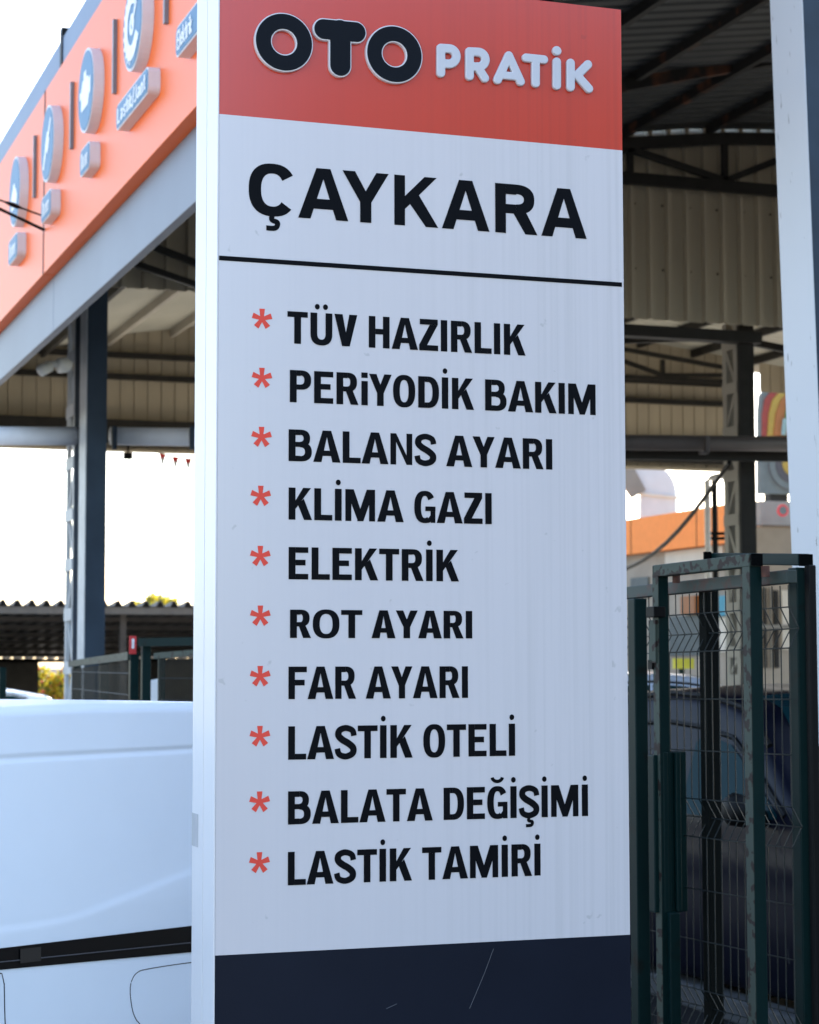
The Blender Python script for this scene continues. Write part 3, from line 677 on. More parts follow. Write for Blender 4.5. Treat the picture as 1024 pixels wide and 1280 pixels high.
# drain pipe with clips
def pipe(pa, pb, r, nm='drain_pipe', m='pipe'):
    mb = MB(); mb.tube([pa, pb], r, 20); return mb.build(nm, M[m], hall, smooth=True)
YP = 22.85
pp = pipe(PY(-40, 545, YP), PY(105, 545, YP), .105); pipe(PY(138, 545, YP), PY(420, 549, YP), .105); 
YQ = 21.6
pipe(PY(560, 551, YQ), PY(1100, 556, YQ), .092, m='pipe_brown')
for px in (143, 240):
    a = PY(px, 533, 22.68); b = PY(px, 562, 22.68)
    mb = MB(); mb.beam(a, b, .05, .05); mb.build('pipe_bracket', M['col_navy'], hall)
a = PY(884, 545, 21.45); b = PY(884, 566, 21.45); mb = MB(); mb.beam(a, b, .05, .05); mb.beam(b, b + Vector((-.1, 0, 0)), .05, .04); mb.build('pipe_bracket', M['pipe_brown'], hall)
a = PY(700, 567, 21.9); b = PY(985, 571, 21.9); mb = MB(); mb.beam(a, b, .08, .12); mb.build('pipe_support', M['steel_dark'], hall)

# white leaning corner post
PB = PD(1004, 0, 10.0); PBb = PD(1017, 330, 10.0)
lean = (PB - PBb).normalized(); base = PBb - lean * (PBb.z / lean.z); topp = PB + lean * 1.2
wp = thing('steel_post', base, 'chipped white steel post with navy side leaning behind the green gate', 'post')
wy = PX(964, 0, PB.x).y - PB.y
mb = MB(); mb.quadbox(base, (-.005, 0, 0), (0, wy, 0), topp - base); mb.build('painted_face', M['post_white'], wp, bevel=.004)
mb = MB(); mb.quadbox(base + Vector((.002, 0, 0)), (.22, 0, 0), (0, .03, 0), topp - base); mb.quadbox(base + Vector((.002, wy - .03, 0)), (.22, 0, 0), (0, .03, 0), topp - base); mb.build('flange', M['post_navy'], wp)

# unseen building added behind the viewer to darken the glossy sign's far-side reflection
ob = thing('reflection_block', (22, -14, 0), 'unseen dark building added behind the viewer to darken the sign reflection', 'building')
mb = MB(); mb.box((OBX, -20, 0), (OBX + 34, -12, 9.5)); mb.build('wall', M['shed_dark'], ob)
mb = MB(); mb.box((OBX - .3, -20.3, 9.503), (OBX + 34.3, -11.7, 9.8)); mb.build('roof', M['shed_roof'], ob)
for i in range(9):
    for z in (1.2, 4.2, 6.9):
        mb = MB(); mb.box((OBX + 1.6 + i * 3.6, -11.997, z), (OBX + 3.6 + i * 3.6, -11.95, z + 1.5)); f_ = mb.build('window', M['glass'], ob)
        mb = MB(); mb.box((OBX + 1.5 + i * 3.6, -11.997, z - .12), (OBX + 3.7 + i * 3.6, -11.85, z - .003)); mb.build('sill', M['wall_grey'], f_)

# ================================================================== FASCIA SIGNS (discs and name plates)
DD = .08
def on_f(px, py): p = PX(px, py, FX - DD); return p.y, p.z
def disc(cpx, cpy, hpx, label, icon):
    cy, cz = on_f(cpx, cpy); r = (on_f(cpx, cpy - hpx / 2)[1] - on_f(cpx, cpy + hpx / 2)[1]) / 2
    t = thing('round_sign', (FX, cy, cz), label, 'sign', 'round service signs on the orange fascia')
    circ = lambda rr, x: [(x, cy + rr * math.cos(2 * math.pi * i / 48), cz + rr * math.sin(2 * math.pi * i / 48)) for i in range(48)]
    mb = MB(); mb.prism(circ(r, FX - .001), (-DD, 0, 0)); mb.build('rim', M['disc_rim'], t)
    mb = MB(); mb.prism(circ(r * .94, FX - DD - .0012), (-.004, 0, 0)); mb.build('sign_face', M['disc_blue'], t)
    mb = MB()
    for q, poly in enumerate(icon): mb.prism([(FX - DD - .0055 - (q % 5) * .0005, cy - u * r, cz + v * r) for u, v in poly], (-.002, 0, 0))
    mb.build('pictogram', M['white'], t)
    return t
def ringpoly(r0, r1, a0, a1, n=20):
    A = [R(a0 + (a1 - a0) * i / n) for i in range(n + 1)]
    return [[(r1 * math.cos(A[i]), r1 * math.sin(A[i])), (r1 * math.cos(A[i + 1]), r1 * math.sin(A[i + 1])), (r0 * math.cos(A[i + 1]), r0 * math.sin(A[i + 1])), (r0 * math.cos(A[i]), r0 * math.sin(A[i]))] for i in range(n)]
engine = [[(-.5, -.42), (.35, -.42), (.5, -.2), (.5, .12), (.3, .3), (-.35, .3), (-.5, .1)], [(-.2, .28), (.1, .28), (.1, .48), (-.2, .48)], [(.5, -.2), (.66, -.2), (.66, .2), (.5, .2)], [(-.66, -.1), (-.5, -.1), (-.5, .08), (-.66, .08)]]
plug = [[(-.62, -.55), (-.45, -.62), (.05, .0), (-.12, .12)], [(-.25, -.02), (.12, -.3), (.38, .05), (.02, .34)], [(.15, .25), (.3, .13), (.62, .5), (.5, .6)]]
tyre = ringpoly(.45, .78, 55, 330, 26) + ringpoly(.1, .24, 0, 360, 12) + [[(.05, -.08), (.5, .35), (.42, .45), (-.03, .02)]]
for i in range(9):
    a = R(120 + i * 17); tyre.append([(.78 * math.cos(a - .05), .78 * math.sin(a - .05)), (.86 * math.cos(a - .05), .86 * math.sin(a - .05)), (.86 * math.cos(a + .06), .86 * math.sin(a + .06)), (.78 * math.cos(a + .06), .78 * math.sin(a + .06))])
drop = [[(-.5, -.5), (.4, -.5), (.55, -.2), (.3, .05), (-.3, .1), (-.55, -.15)], [(-.25, .05), (.2, .05), (.12, .22), (-.18, .22)]]
disc(18.5, 239.6, 84.4, 'round blue sign on orange fascia with a low rounded white pictogram, crossed by two cables', drop)
disc(59.5, 179.6, 92.4, 'round blue sign on orange fascia with slanting white spark plug pictogram beside the panel joint', plug)
disc(107.6, 113, 101.6, 'round blue sign on orange fascia with white engine block pictogram', engine)
disc(166, 30.5, 112, 'round blue sign on orange fascia with white tyre pictogram above the long lettered plate', tyre)
# small stroke letters for the plates: (advance, strokes), x-height .68
SF = {'L': (.62, [[(.1, 1), (.1, .06), (.55, .06)]]), 'J': (.5, [[(.38, 1), (.38, .2), (.22, .04), (.05, .12)]]), 'E': (.62, [[(.55, .06), (.1, .06), (.1, .94), (.55, .94)], [(.1, .5), (.48, .5)]]),
      'a': (.6, [[(.1, .62), (.3, .68), (.46, .56), (.46, .05)], [(.46, .36), (.2, .34), (.1, .2), (.22, .05), (.46, .14)]]),
      's': (.52, [[(.44, .6), (.26, .68), (.1, .52), (.28, .36), (.44, .2), (.26, .04), (.08, .12)]]),
      't': (.42, [[(.2, .95), (.2, .14), (.36, .05)], [(.05, .66), (.36, .66)]]), 'i': (.26, [[(.13, .04), (.13, .68)], [(.13, .86), (.13, .97)]]),
      'k': (.56, [[(.1, .02), (.1, 1)], [(.46, .68), (.14, .34), (.48, .02)]]), '/': (.42, [[(.04, -.1), (.38, 1.05)]]),
      'n': (.6, [[(.1, .02), (.1, .68)], [(.1, .54), (.28, .68), (.46, .56), (.46, .02)]]), 'l': (.26, [[(.13, .02), (.13, 1)]]),
      'e': (.58, [[(.12, .37), (.48, .37), (.42, .6), (.28, .68), (.13, .55), (.1, .3), (.2, .06), (.46, .1)]]), 'r': (.44, [[(.1, .02), (.1, .68)], [(.1, .5), (.26, .66), (.42, .64)]])}
def plate(p_l, p_r, yt, yb_, label, txt=None, length=None):
    """p_l the far end (left in view), p_r the near end; yt/yb top and bottom at the far end"""
    y_far, z1 = on_f(p_l, yt); _, z0 = on_f(p_l, yb_); y_near = on_f(p_r, yt)[0]
    if length: y_near = y_far - length
    t = thing('name_plate', (FX, y_near, z0), label, 'sign', 'name plates under the round signs')
    def rrect(m, x):
        h = (z1 - z0) / 2 - m; r = h * .55; out = []
        for cx, cz, a0 in ((y_near + m + r, z0 + m + r, 180), (y_far - m - r, z0 + m + r, 270), (y_far - m - r, z1 - m - r, 0), (y_near + m + r, z1 - m - r, 90)):
            out += [(x, cx + r * math.cos(R(a0 + 15 * i)), cz + r * math.sin(R(a0 + 15 * i))) for i in range(7)]
        return out
    mb = MB(); mb.prism(rrect(0, FX - .001), (-DD, 0, 0)); mb.build('rim', M['disc_rim'], t)
    mb = MB(); mb.prism(rrect(.012, FX - DD - .0012), (-.004, 0, 0)); mb.build('sign_face', M['disc_blue'], t)
    mb = MB(); H = (z1 - z0) * .6; zb0 = z0 + (z1 - z0) * .2; q = 0
    if txt:
        tot = sum(SF[c][0] for c in txt); sx_ = H * .95 if length else (y_far - y_near) * .9 / tot; x = y_far - (.05 if length else (y_far - y_near) * .05)
        for c in txt:
            for stk in SF[c][1]:
                for poly in ribbon(stk, .17):
                    q += 1; mb.prism([(FX - DD - .0055 - (q % 7) * .0004, x - u * sx_, zb0 + v * H) for u, v in poly], (-.002, 0, 0))
            x -= SF[c][0] * sx_
    else:
        n = max(2, int((y_far - y_near) / .09)); 
        for i in range(n):
            yy = y_far - (y_far - y_near) * (.16 + .68 * (i + .5) / n); ww = (y_far - y_near) * .68 / n * .36; hh = H * (1 if i == 0 else .72)
            for poly in ([(-1, 0), (-.4, 0), (-.4, 1), (-1, 1)], [(-.4, .78), (1, .78), (1, 1), (-.4, 1)], [(.4, 0), (1, 0), (1, .78), (.4, .78)]):
                q += 1; mb.prism([(FX - DD - .0055 - (q % 7) * .0004, yy - u * ww, zb0 + v * hh) for u, v in poly], (-.002, 0, 0))
    mb.build('plate_lettering', M['white'], t)
plate(11, 22, 303, 333, 'short blue name plate, leftmost and lowest on the orange fascia')
plate(52, 64, 250, 281, 'short blue name plate under the spark plug sign, beside the panel joint')
plate(100.6, 112.5, 190, 223, 'short blue name plate under the round engine sign')
plate(146, 185.5, 133, 164.5, 'long blue name plate lettered Lastik/Jant under the tyre sign', 'Lastik/Jant')
plate(220.4, 262, 36, 74, 'blue name plate lettered Elektrik, cut off by the tall white totem sign', 'Elektrik', 1.75)
# cables coming in from the street
for (a, b, r, lab, clamp) in (((-60, 228), (55.5, 270.5), .008, 'thin black cable with a splice running to the orange fascia joint', True), ((-60, 233), (55.5, 287.5), .014, 'thick black cable running to the lower part of the orange fascia joint', False)):
    p = PX(*b, FX - .005); q = p + Vector((-8, -2.5, 0)); 
    d0 = ray(*a); n = d0.cross(ray(*b)); 
    q.z = EYE.z + (-(n.x * (q.x - EYE.x) + n.y * (q.y - EYE.y)) / n.z)
    pts = [p.lerp(q, t) - Vector((0, 0, .1 * math.sin(math.pi * t) * (t > .3))) for t in [i / 14 for i in range(15)]]
    c = thing('cable', p, lab, 'cable'); mb = MB(); mb.tube(pts, r, 6); mb.build('cable_run', M['black'], c)
    if clamp:
        cv = lambda t: CM.to_3x3().inverted() @ (p.lerp(q, t) - EYE)
        tb = min((i / 400 for i in range(1, 200)), key=lambda t: abs(512 + F * cv(t).x / -cv(t).z - 18))
        m_ = p.lerp(q, tb); dd = (q - p).normalized(); mb = MB(); mb.tube([m_ - dd * .09, m_ - dd * .05, m_, m_ + dd * .05, m_ + dd * .09], [.008, .016, .024, .016, .008], 8); mb.build('splice', M['black'], c)

# security camera, lamp, pennants
pc = PY(80, 457, 22.3)
sc_ = thing('security_camera', pc, 'cream security camera on a bent arm on the laced column', 'camera')
mb = MB(); mb.tube([PY(86, 455, 22.3), PY(82, 456, 22.25), PY(74, 457, 22.2), PY(72.5, 457, 22.2)], [.05, .085, .085, .07], 12); mb.build('mount', M['cream_plastic'], sc_, smooth=True)
mb = MB(); mb.tube([PY(73, 455, 22.2), PY(66, 455, 22.2), PY(60, 458, 22.2)], .035, 8); mb.build('arm', M['cream_plastic'], sc_, smooth=True)
mb = MB(); mb.tube([PY(63, 457, 22.2), PY(62, 457.5, 22.2), PY(50, 464, 22.15), PY(48.5, 465, 22.15)], [.04, .065, .065, .05], 12); mb.build('camera_body', M['cream_plastic'], sc_, smooth=True)
pl = PY(160, 570, 35.8)
fl = thing('floodlight', pl, 'small black floodlight hanging under the cladding band', 'lamp')
mb = MB(); mb.box(pl + Vector((-.08, -.05, -.06)), pl + Vector((.08, .05, .06))); mb.build('lamp_head', M['black'], fl, bevel=.01)
mb = MB(); mb.beam(pl + Vector((0, 0, .055)), pl + Vector((0, 0, .2)), .03, .03); mb.build('bracket', M['black'], fl)
mb = MB(); mb.tube([PY(x_, y_, 35.6) for x_, y_ in ((195, 566), (204, 567.5), (219, 571), (234, 573), (250, 574), (330, 570))], .008, 5)
tag(mb.build('pennant_string', M['black']), 'thin cord strung under the far cladding band carrying red and white pennants', 'cord')
for px, py, lab in ((203.5, 567, 'red and white pennant hanging furthest left on the cord'), (219.5, 571, 'middle red and white pennant of the three on the cord'), (235.5, 573, 'red and white pennant nearest the tall totem sign')):
    t = thing('pennant', PY(px, py, 35.58), lab, 'pennant', 'pennants on the cord')
    a, b, c = PY(px - 4.5, py, 35.58), PY(px + 4.5, py + .7, 35.58), PY(px - .5, py + 18, 35.58); u = a.lerp(c, .3); v = b.lerp(c, .3)
    mb = MB(); mb.prism([a, b, v, u], (0, .006, 0)); mb.build('red_band', M['red'], t)
    mb = MB(); mb.prism([u, v, c], (0, .006, 0)); mb.build('white_tip', M['duct'], t)

# ================================================================== VEHICLES
def interp(T, x):
    if x <= T[0][0]: return T[0][1]
    for (a, va), (b, vb) in zip(T[:-1], T[1:]):
        if x <= b: t = (x - a) / (b - a); t = t * t * (3 - 2 * t) if False else t; return va + (vb - va) * t
    return T[-1][1]
class Car:
    """lofted body: x along the length (front at low x), y half width, z up"""
    def __init__(s, top, wid, zb, belt, tumble, extra=None, edge=.12, crown=.03): s.crown = crown; s.top, s.wid, s.zb, s.belt, s.tumble, s.extra, s.edge = top, wid, zb, belt, tumble, extra, edge
    def w(s, x, z):
        zt = interp(s.top, x); w = interp(s.wid, x)
        b = interp(s.belt, x) if isinstance(s.belt, list) else s.belt
        if z > b: w -= s.tumble * (z - b)
        w -= .05 * max(0, (s.zb + .35 - z) / .35) ** 2
        if s.extra: w += s.extra(x, z)
        e = zt - z
        if e < s.edge: w -= s.edge * (1 - math.sqrt(max(0, 1 - (1 - e / s.edge) ** 2))) * .9
        return w
    def body(s, T, nx=48, nz=26, nr=6):
        x0, x1 = s.top[0][0], s.top[-1][0]; mb = MB(); ring = []
        for i in range(nx + 1):
            x = x0 + (x1 - x0) * i / nx; zt = interp(s.top, x); pts = []
            for k in range(nz + 1):
                f = k / nz; f = 1 - (1 - f) ** 1.35; z = s.zb + (zt - s.zb) * f; pts.append((s.w(x, z), z))
            we = pts[-1][0]; roof = [(we * (1 - q / nr), zt + s.crown * (1 - (1 - q / nr) ** 2)) for q in range(1, nr + 1)]
            half = pts + roof
            ring.append([(x, y, z) for y, z in half] + [(x, -y, z) for y, z in half[-2::-1]])
        n = len(ring[0]); i0 = 0
        for r_ in ring: mb.v += [T @ Vector(p) for p in r_]
        for i in range(nx):
            for j in range(n - 1): mb.f.append((i * n + j, i * n + j + 1, (i + 1) * n + j + 1, (i + 1) * n + j))
            mb.f.append((i * n + n - 1, i * n, (i + 1) * n, (i + 1) * n + n - 1))
        mb.f.append(tuple(range(n))); mb.f.append(tuple(nx * n + j for j in range(n))[::-1])
        return mb
    def side(s, T, poly, sgn, off=.006, n=14):
        """patch on the flank: quad grid from bottom line to top line; poly = (list of (x,zlow,zhigh))"""
        mb = MB()
        for (x, zl, zh) in poly:
            for k in range(n + 1): z = zl + (zh - zl) * k / n; mb.v.append(T @ Vector((x, sgn * (s.w(x, z) + off), z)))
        for i in range(len(poly) - 1):
            for k in range(n): a = i * (n + 1) + k; mb.f.append((a, a + 1, a + n + 2, a + n + 1))
        return mb
    def line(s, T, pts, sgn, r, off=0.0):
        mb = MB(); mb.tube([T @ Vector((x, sgn * (s.w(x, z) + off), z)) for x, z in pts], r, 6); return mb
    def screen(s, T, xa, xb, f=.86, off=.008, n=8):
        mb = MB()
        for i in range(n + 1):
            x = xa + (xb - xa) * i / n; zt = interp(s.top, x); we = s.w(x, zt)
            for q in (-1, -.5, 0, .5, 1): mb.v.append(T @ Vector((x, we * q * f, zt + s.crown * (1 - (q * f) ** 2) + off)))
        for i in range(n):
            for j in range(4): a = i * 5 + j; mb.f.append((a, a + 1, a + 6, a + 5))
        return mb
def wheels(T, xs, wy, r, par):
    for x in xs:
        for sg in (1, -1):
            c = Vector((x, sg * (wy - .1), r)); mb = MB()
            n = 28; R2 = [(r * .62, .0), (r * .9, -.02), (r, .03), (r, .17), (r * .9, .2), (r * .62, .2)]
            for q in range(n):
                a = 2 * math.pi * q / n
                for rr, d in R2: mb.v.append(T @ (c + Vector((rr * math.cos(a), sg * (.1 - d), rr * math.sin(a)))))
            m = len(R2)
            for q in range(n):
                for j in range(m): mb.f.append((q * m + j, q * m + (j + 1) % m, ((q + 1) % n) * m + (j + 1) % m, ((q + 1) % n) * m + j))
            ty = mb.build('wheel', M['tyre'], par, smooth=True)
            mb = MB()
            for q in range(5):
                a = 2 * math.pi * q / 5; d = Vector((math.cos(a), 0, math.sin(a))); mb.beam(T @ (c + Vector((0, sg * .075, 0))), T @ (c + d * r * .6 + Vector((0, sg * .075, 0))), .03, .07)
            mb.tube([T @ (c + Vector((0, sg * .02, 0))), T @ (c + Vector((0, sg * .085, 0)))], r * .2, 14)
            mb.tube([T @ (c + Vector((0, sg * .0, 0))), T @ (c + Vector((0, sg * .045, 0)))], r * .61, 24)
            mb.build('rim', M['rim'], ty)
            # wheel arch
            mb = MB(); mb.tube([T @ Vector((x, sg * (wy - .25), r * 1.02)), T @ Vector((x, sg * (wy + .004), r * 1.02))], r * 1.16, 28); mb.build('wheel_arch', M['gap'], par)

# --- white panel van beside the totem
VD = Vector((math.sin(R(56)), math.cos(R(56)), 0)); VNn = Vector((VD.y, -VD.x, 0))
V0 = PD(120, 1000, 6.8); V0.z = 0
VWID = .86
VT = Matrix.Translation(V0 - VNn * VWID) @ Matrix(((VD.x, VNn.x, 0, 0), (VD.y, VNn.y, 0, 0), (0, 0, 1, 0), (0, 0, 0, 1)))
def VS(px, py): p = PP(px, py, V0, VNn); return (p - V0).dot(VD), p.z
crease = sorted([VS(*c) for c in ((-60, 1166), (0, 1160), (50, 1153), (85, 1146), (120, 1134), (165, 1116), (205, 1100), (240, 1087))])
vtop = 1.625
gl = sorted([VS(0, 950), VS(238, 937)])
def vextra(x, z):
    e = 0; zc = interp(crease, x) if x < crease[-1][0] else crease[-1][1] + (x - crease[-1][0]) * .28
    if x > crease[0][0] - .6:
        t = min(1, max(0, (zc + .006 - z) / .024)); e += .0045 * t * t * (3 - 2 * t)
    zg = gl[0][1] + (x - gl[0][0]) * (gl[1][1] - gl[0][1]) / (gl[1][0] - gl[0][0])
    if -1.2 < x < 1.1: e -= .0055 * math.exp(-((z - zg) / .0095) ** 4)
    return e
van_top = [(-3.05, .72), (-2.95, .86), (-2.2, 1.02), (-2.05, 1.06), (-1.4, 1.56), (-1.2, vtop - .03), (-.8, vtop - .01), (0, vtop), (.8, vtop - .01), (1.12, vtop - .05), (1.2, vtop - .2), (1.22, .4)]
van = Car(van_top, [(-3.05, .60), (-2.8, .78), (-2.2, .855), (-1.5, VWID), (.9, VWID), (1.15, .84), (1.22, .80)], .22, .95, .05, vextra, edge=.035, crown=.004)
vt = thing('parked_van', V0, 'white panel van with black sliding door rail parked left of the totem', 'van')
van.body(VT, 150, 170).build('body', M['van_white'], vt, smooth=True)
r0 = [VS(x_, y_) for x_, y_ in ((-100, 1200), (0, 1185), (120, 1172), (238, 1157))]; r1 = [VS(x_, y_) for x_, y_ in ((-100, 1224), (0, 1212), (120, 1204), (238, 1190))]
s0, s1 = -.95, .62
def lin(P, s): (a, za), (b, zb_) = P[1], P[3]; return za + (zb_ - za) * (s - a) / (b - a)
rail = van.side(VT, [(s0 + (s1 - s0) * i / 14, lin(r1, s0 + (s1 - s0) * i / 14), lin(r0, s0 + (s1 - s0) * i / 14)) for i in range(15)], 1, .004, 4).build('door_rail', M['van_rail'], vt)
zc_ = lambda s: (lin(r0, s) + lin(r1, s)) / 2
van.line(VT, [(s, lin(r1, s) + (lin(r0, s) - lin(r1, s)) * .36) for s in (s0, -.3, 0, .3, s1)], 1, .0022, .005).build('rail_lip', mat('rail_highlight', (0.02, 0.023, 0.03), 0.4), rail)  # gloss highlight of the rail lip put into its lighter colour
sa, za = VS(22, 1196); sb, zb2 = VS(48, 1193)
van.side(VT, [(sa, za - .02, za + .025), (sb, zb2 - .02, zb2 + .025)], 1, .008, 2).build('rail_roller', mat('roller_grease', (0.022, 0.02, 0.018), 0.6, spec=0.2), rail)
flap = [VS(x_, y_) for x_, y_ in ((300, 1196), (238, 1203), (185, 1211), (170, 1216), (163, 1227), (161.5, 1240), (163, 1255), (166, 1268), (172, 1278), (185, 1286), (240, 1290), (300, 1280))]
van.line(VT, catmull(flap, 5), 1, .0017, .0).build('fuel_flap', M['gap'], vt)
dl = [VS(x_, y_) for x_, y_ in ((-20, 1214), (1, 1217), (4, 1230), (4.5, 1260), (6, 1300), (8, 1400))]
van.line(VT, dl, 1, .002, .0).build('door_seam', M['gap'], vt)
van.screen(VT, -2.02, -1.42).build('windscreen', M['glass'], vt)
for sg in (1, -1): van.side(VT, [(-1.95, 1.0, 1.06), (-1.6, .98, 1.34), (-1.25, .98, vtop - .16), (-1.08, .98, vtop - .16)], sg).build('window', M['glass'], vt)
wheels(VT, (-2.3, .45), .80, .30, vt)
for sg in (1, -1): van.side(VT, [(-2.98, .62, .72), (-2.75, .64, .86), (-2.6, .70, .84)], sg).build('headlight', M['lamp'], vt)
mb = MB(); mb.tube([VT @ Vector((-1.75, .86, 1.0)), VT @ Vector((-1.75, .98, 1.06)), VT @ Vector((-1.72, 1.06, 1.08))], [.03, .08, .07], 10); mb.build('mirror', M['black'], vt, smooth=True)

# --- cars under the roof
def saloon(T, paint, par, h=1.56, hw=.86, rails=None, n=60, panel=False):
    k = h / 1.5
    top = [(-2.0, .62), (-1.93, .80), (-1.2, .97), (-.98, 1.03), (-.75, 1.17), (-.3, 1.41 * k), (-.05, 1.47 * k), (.4, h), (1.1, h - .03), (1.6, h - .12), (1.85, 1.12), (2.05, .95), (2.1, .45)]
    c = Car(top, [(-2.0, .62), (-1.8, .78), (-1.2, hw), (1.3, hw), (1.9, hw - .06), (2.1, hw - .16)], .16 if panel else .24, .98, .30, lambda x, z: .012 * math.exp(-((z - .78) / .05) ** 2), edge=.08)
    c.body(T, n, 30).build('body', paint, par, smooth=True)
    zt = lambda x: interp(top, x) - (.2 if panel else .11)
    for sg in (1, -1):
        f = c.side(T, [(-.72, 1.01, 1.03), (-.45, 1.0, zt(-.45)), (-.2, .99, zt(-.2))] + ([(.06, .99, zt(.06)), (.12, 1.02, zt(.12) - .05)] if panel else [(.1, .99, zt(.1)), (.42, .99, zt(.42))]), sg).build('window', M['glass'], par)
        if not panel: c.side(T, [(.5, .99, zt(.5)), (.8, .99, zt(.8)), (1.1, 1.0, zt(1.1)), (1.35, 1.03, zt(1.35) - .02)], sg).build('window', M['glass'], par)
        c.line(T, [(-.78, 1.03), (-.45, zt(-.45) + .04), (-.2, zt(-.2) + .035), (.1, zt(.1) + .03), (.42, zt(.42) + .03), (1.1, zt(1.1) + .03), (1.4, zt(1.4))], sg, .014, .002).build('window_trim', M['black'], par)
        c.line(T, [(.46, .28), (.45, .6), (.46, 1.0), (.46, zt(.46))], sg, .006, .0).build('door_seam', M['gap'], par)
        c.line(T, [(-.80, .34), (-.78, .7), (-.74, 1.0)], sg, .006, .0).build('door_seam', M['gap'], par)
        c.side(T, [(.18, .86, .89), (.38, .865, .895)], sg, .02, 2).build('door_handle', paint, par)
        c.line(T, [(-.5, h * .0 + interp(top, -.5) - .015), (-.2, interp(top, -.2) - .015), (.1, interp(top, .1) - .015), (.5, interp(top, .5) - .015), (1.4, interp(top, 1.4) - .015)], sg, .018, .012).build('roof_rail', M['black'] if rails is None else rails, par)
        mb = MB(); mb.tube([T @ Vector((-.62, sg * hw * .98, 1.0)), T @ Vector((-.62, sg * (hw + .08), 1.04)), T @ Vector((-.6, sg * (hw + .17), 1.06)), T @ Vector((-.6, sg * (hw + .2), 1.06))], [.03, .075, .08, .05], 12); mb.build('mirror', M['black'], par, smooth=True)
        c.side(T, [(-1.96, .62, .76), (-1.8, .66, .83), (-1.55, .72, .86)], sg).build('headlight', M['lamp'], par)
        c.side(T, [(1.85, .8, .98), (2.02, .78, .93)], sg).build('tail_light', M['lamp_red'], par)
    c.screen(T, -.92, -.1, .84).build('windscreen', M['glass'], par)
    c.screen(T, 1.62, 1.83, .84).build('rear_window', M['glass'], par)
    wheels(T, (-1.25, 1.3), hw - .06, .31, par)
    return c
def frame(pos, fwd):
    """local -x is the front, pointing along fwd"""
    f = Vector((fwd[0], fwd[1], 0)).normalized(); x = -f; y = Vector((-x.y, x.x, 0))
    return Matrix.Translation(pos) @ Matrix(((x.x, y.x, 0, 0), (x.y, y.y, 0, 0), (0, 0, 1, 0), (0, 0, 0, 1)))
def car_at(name, pos, fwd, paint, label, h, rails=None, n=60, panel=False):
    t = thing(name, pos, label, 'car'); saloon(frame(Vector(pos), fwd), paint, t, h, rails=rails, n=n, panel=panel); return t
car_at('parked_car', (5.72, 9.5, 0), (.10, -1), M['navy_paint'], 'dark navy car parked in shade right behind the green gate', 1.62, panel=True)
car_at('parked_car', (10.1, 20.0, 0), (1, -.12), M['silver'], 'silver car parked deep under the roof behind the navy car', 1.66, M['silver'], 40)
car_at('parked_car', (16.9, 24.5, 0), (-1, .1), M['silver'], 'pale car seen between the gate posts beyond the laced column', 1.66, M['silver'], 40)
pcs = PD(4, 866, 44); 
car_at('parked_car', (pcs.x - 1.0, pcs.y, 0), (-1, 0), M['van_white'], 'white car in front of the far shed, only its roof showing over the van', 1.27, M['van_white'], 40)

# ================================================================== GREEN GATE
gd = Vector((math.sin(R(-3.87)), math.cos(R(-3.87)), 0)); gr = Vector((gd.y, -gd.x, 0)); UP = Vector((0, 0, 1))
G0 = PD(939, 832, 7.0)
def GP(px, py, off=0.0): return PP(px, py, G0 + gr * off, gr)
gate = thing('sliding_gate', (G0.x, G0.y, 0), 'green steel sliding gate with wire mesh and rusty guide frames right of the totem', 'gate')
S = .05
def gpost(px, ytop, off, m, name='post', s=S, py=832, zb_=0.0, dr=None):
    c = GP(px, py, off); z = GP(px, ytop, off).z
    mb = MB(); mb.quadbox(Vector((c.x, c.y, zb_)), gr * (dr or s), gd * s, UP * (z - zb_)); return mb.build(name, m, gate, bevel=.004)
def gbar(a, b, off, m, name, h=.045, w=S):
    A, B = GP(*a, off), GP(*b, off); mb = MB(); mb.quadbox(A, gr * w, -UP * h, B - A); return mb.build(name, m, gate, bevel=.003)
gpost(794, 748, 0, M['green'], 'latch_post', .055)
gpost(939, 692, 0, M['green'], 'guide_post'); gpost(824, 706, 0, M['green'], 'guide_post', .045)
# faded street-side faces of the guide frame
for px, yt, s_ in ((939, 708, .05), (824, 718, .045)):
    c = GP(px, 832, -.0025); z = GP(px, yt, 0).z; mb = MB(); mb.quadbox(Vector((c.x, c.y + .002, .0)), gr * .002, gd * (s_ - .004), UP * z); mb.build('faded_face', M['green_pale'], gate)
gbar((936.5, 692), (817, 706.5), -.003, M['green_pale'], 'guide_bar', .044)
e = GP(938.5, 692, -.001); mb = MB(); mb.quadbox(e - gd * .006, gr * .045, -UP * .042, gd * .005); mb.build('tube_end', M['tube_end'], gate)
OFF = .19
gpost(998, 709, OFF, M['green'], 'guide_post', .055); gpost(1013.5, 706, OFF + .02, M['black'], 'guide_post', .03)
gbar((998, 692), (884, 691), OFF, M['green'], 'guide_bar', .042)
e = GP(998.5, 692.5, OFF); mb = MB(); mb.quadbox(e - gd * .006, gr * .055, -UP * .042, gd * .005); mb.build('tube_end', M['tube_end'], gate)
e = GP(881, 689.5, OFF - .03); mb = MB(); mb.quadbox(e, gr * .03, -UP * .03, gd * .01); mb.build('tube_end', M['tube_end'], gate)
LO = .09
gbar((984, 712), (770, 735), LO, M['green_rust'], 'leaf_top_rail', .046, .04)
gpost(884, 735, LO + .045, mat('brown_green_paint', (0.0055, 0.0065, 0.0055), 0.7, spec=0.06), 'leaf_post', .055)
for a in ((845.5, 722), (957, 714)):
    c = GP(*a, .052); mb = MB(); mb.tube([c - UP * .02, c + UP * .018], .015, 14); mb.build('guide_roller', M['rust'], gate)
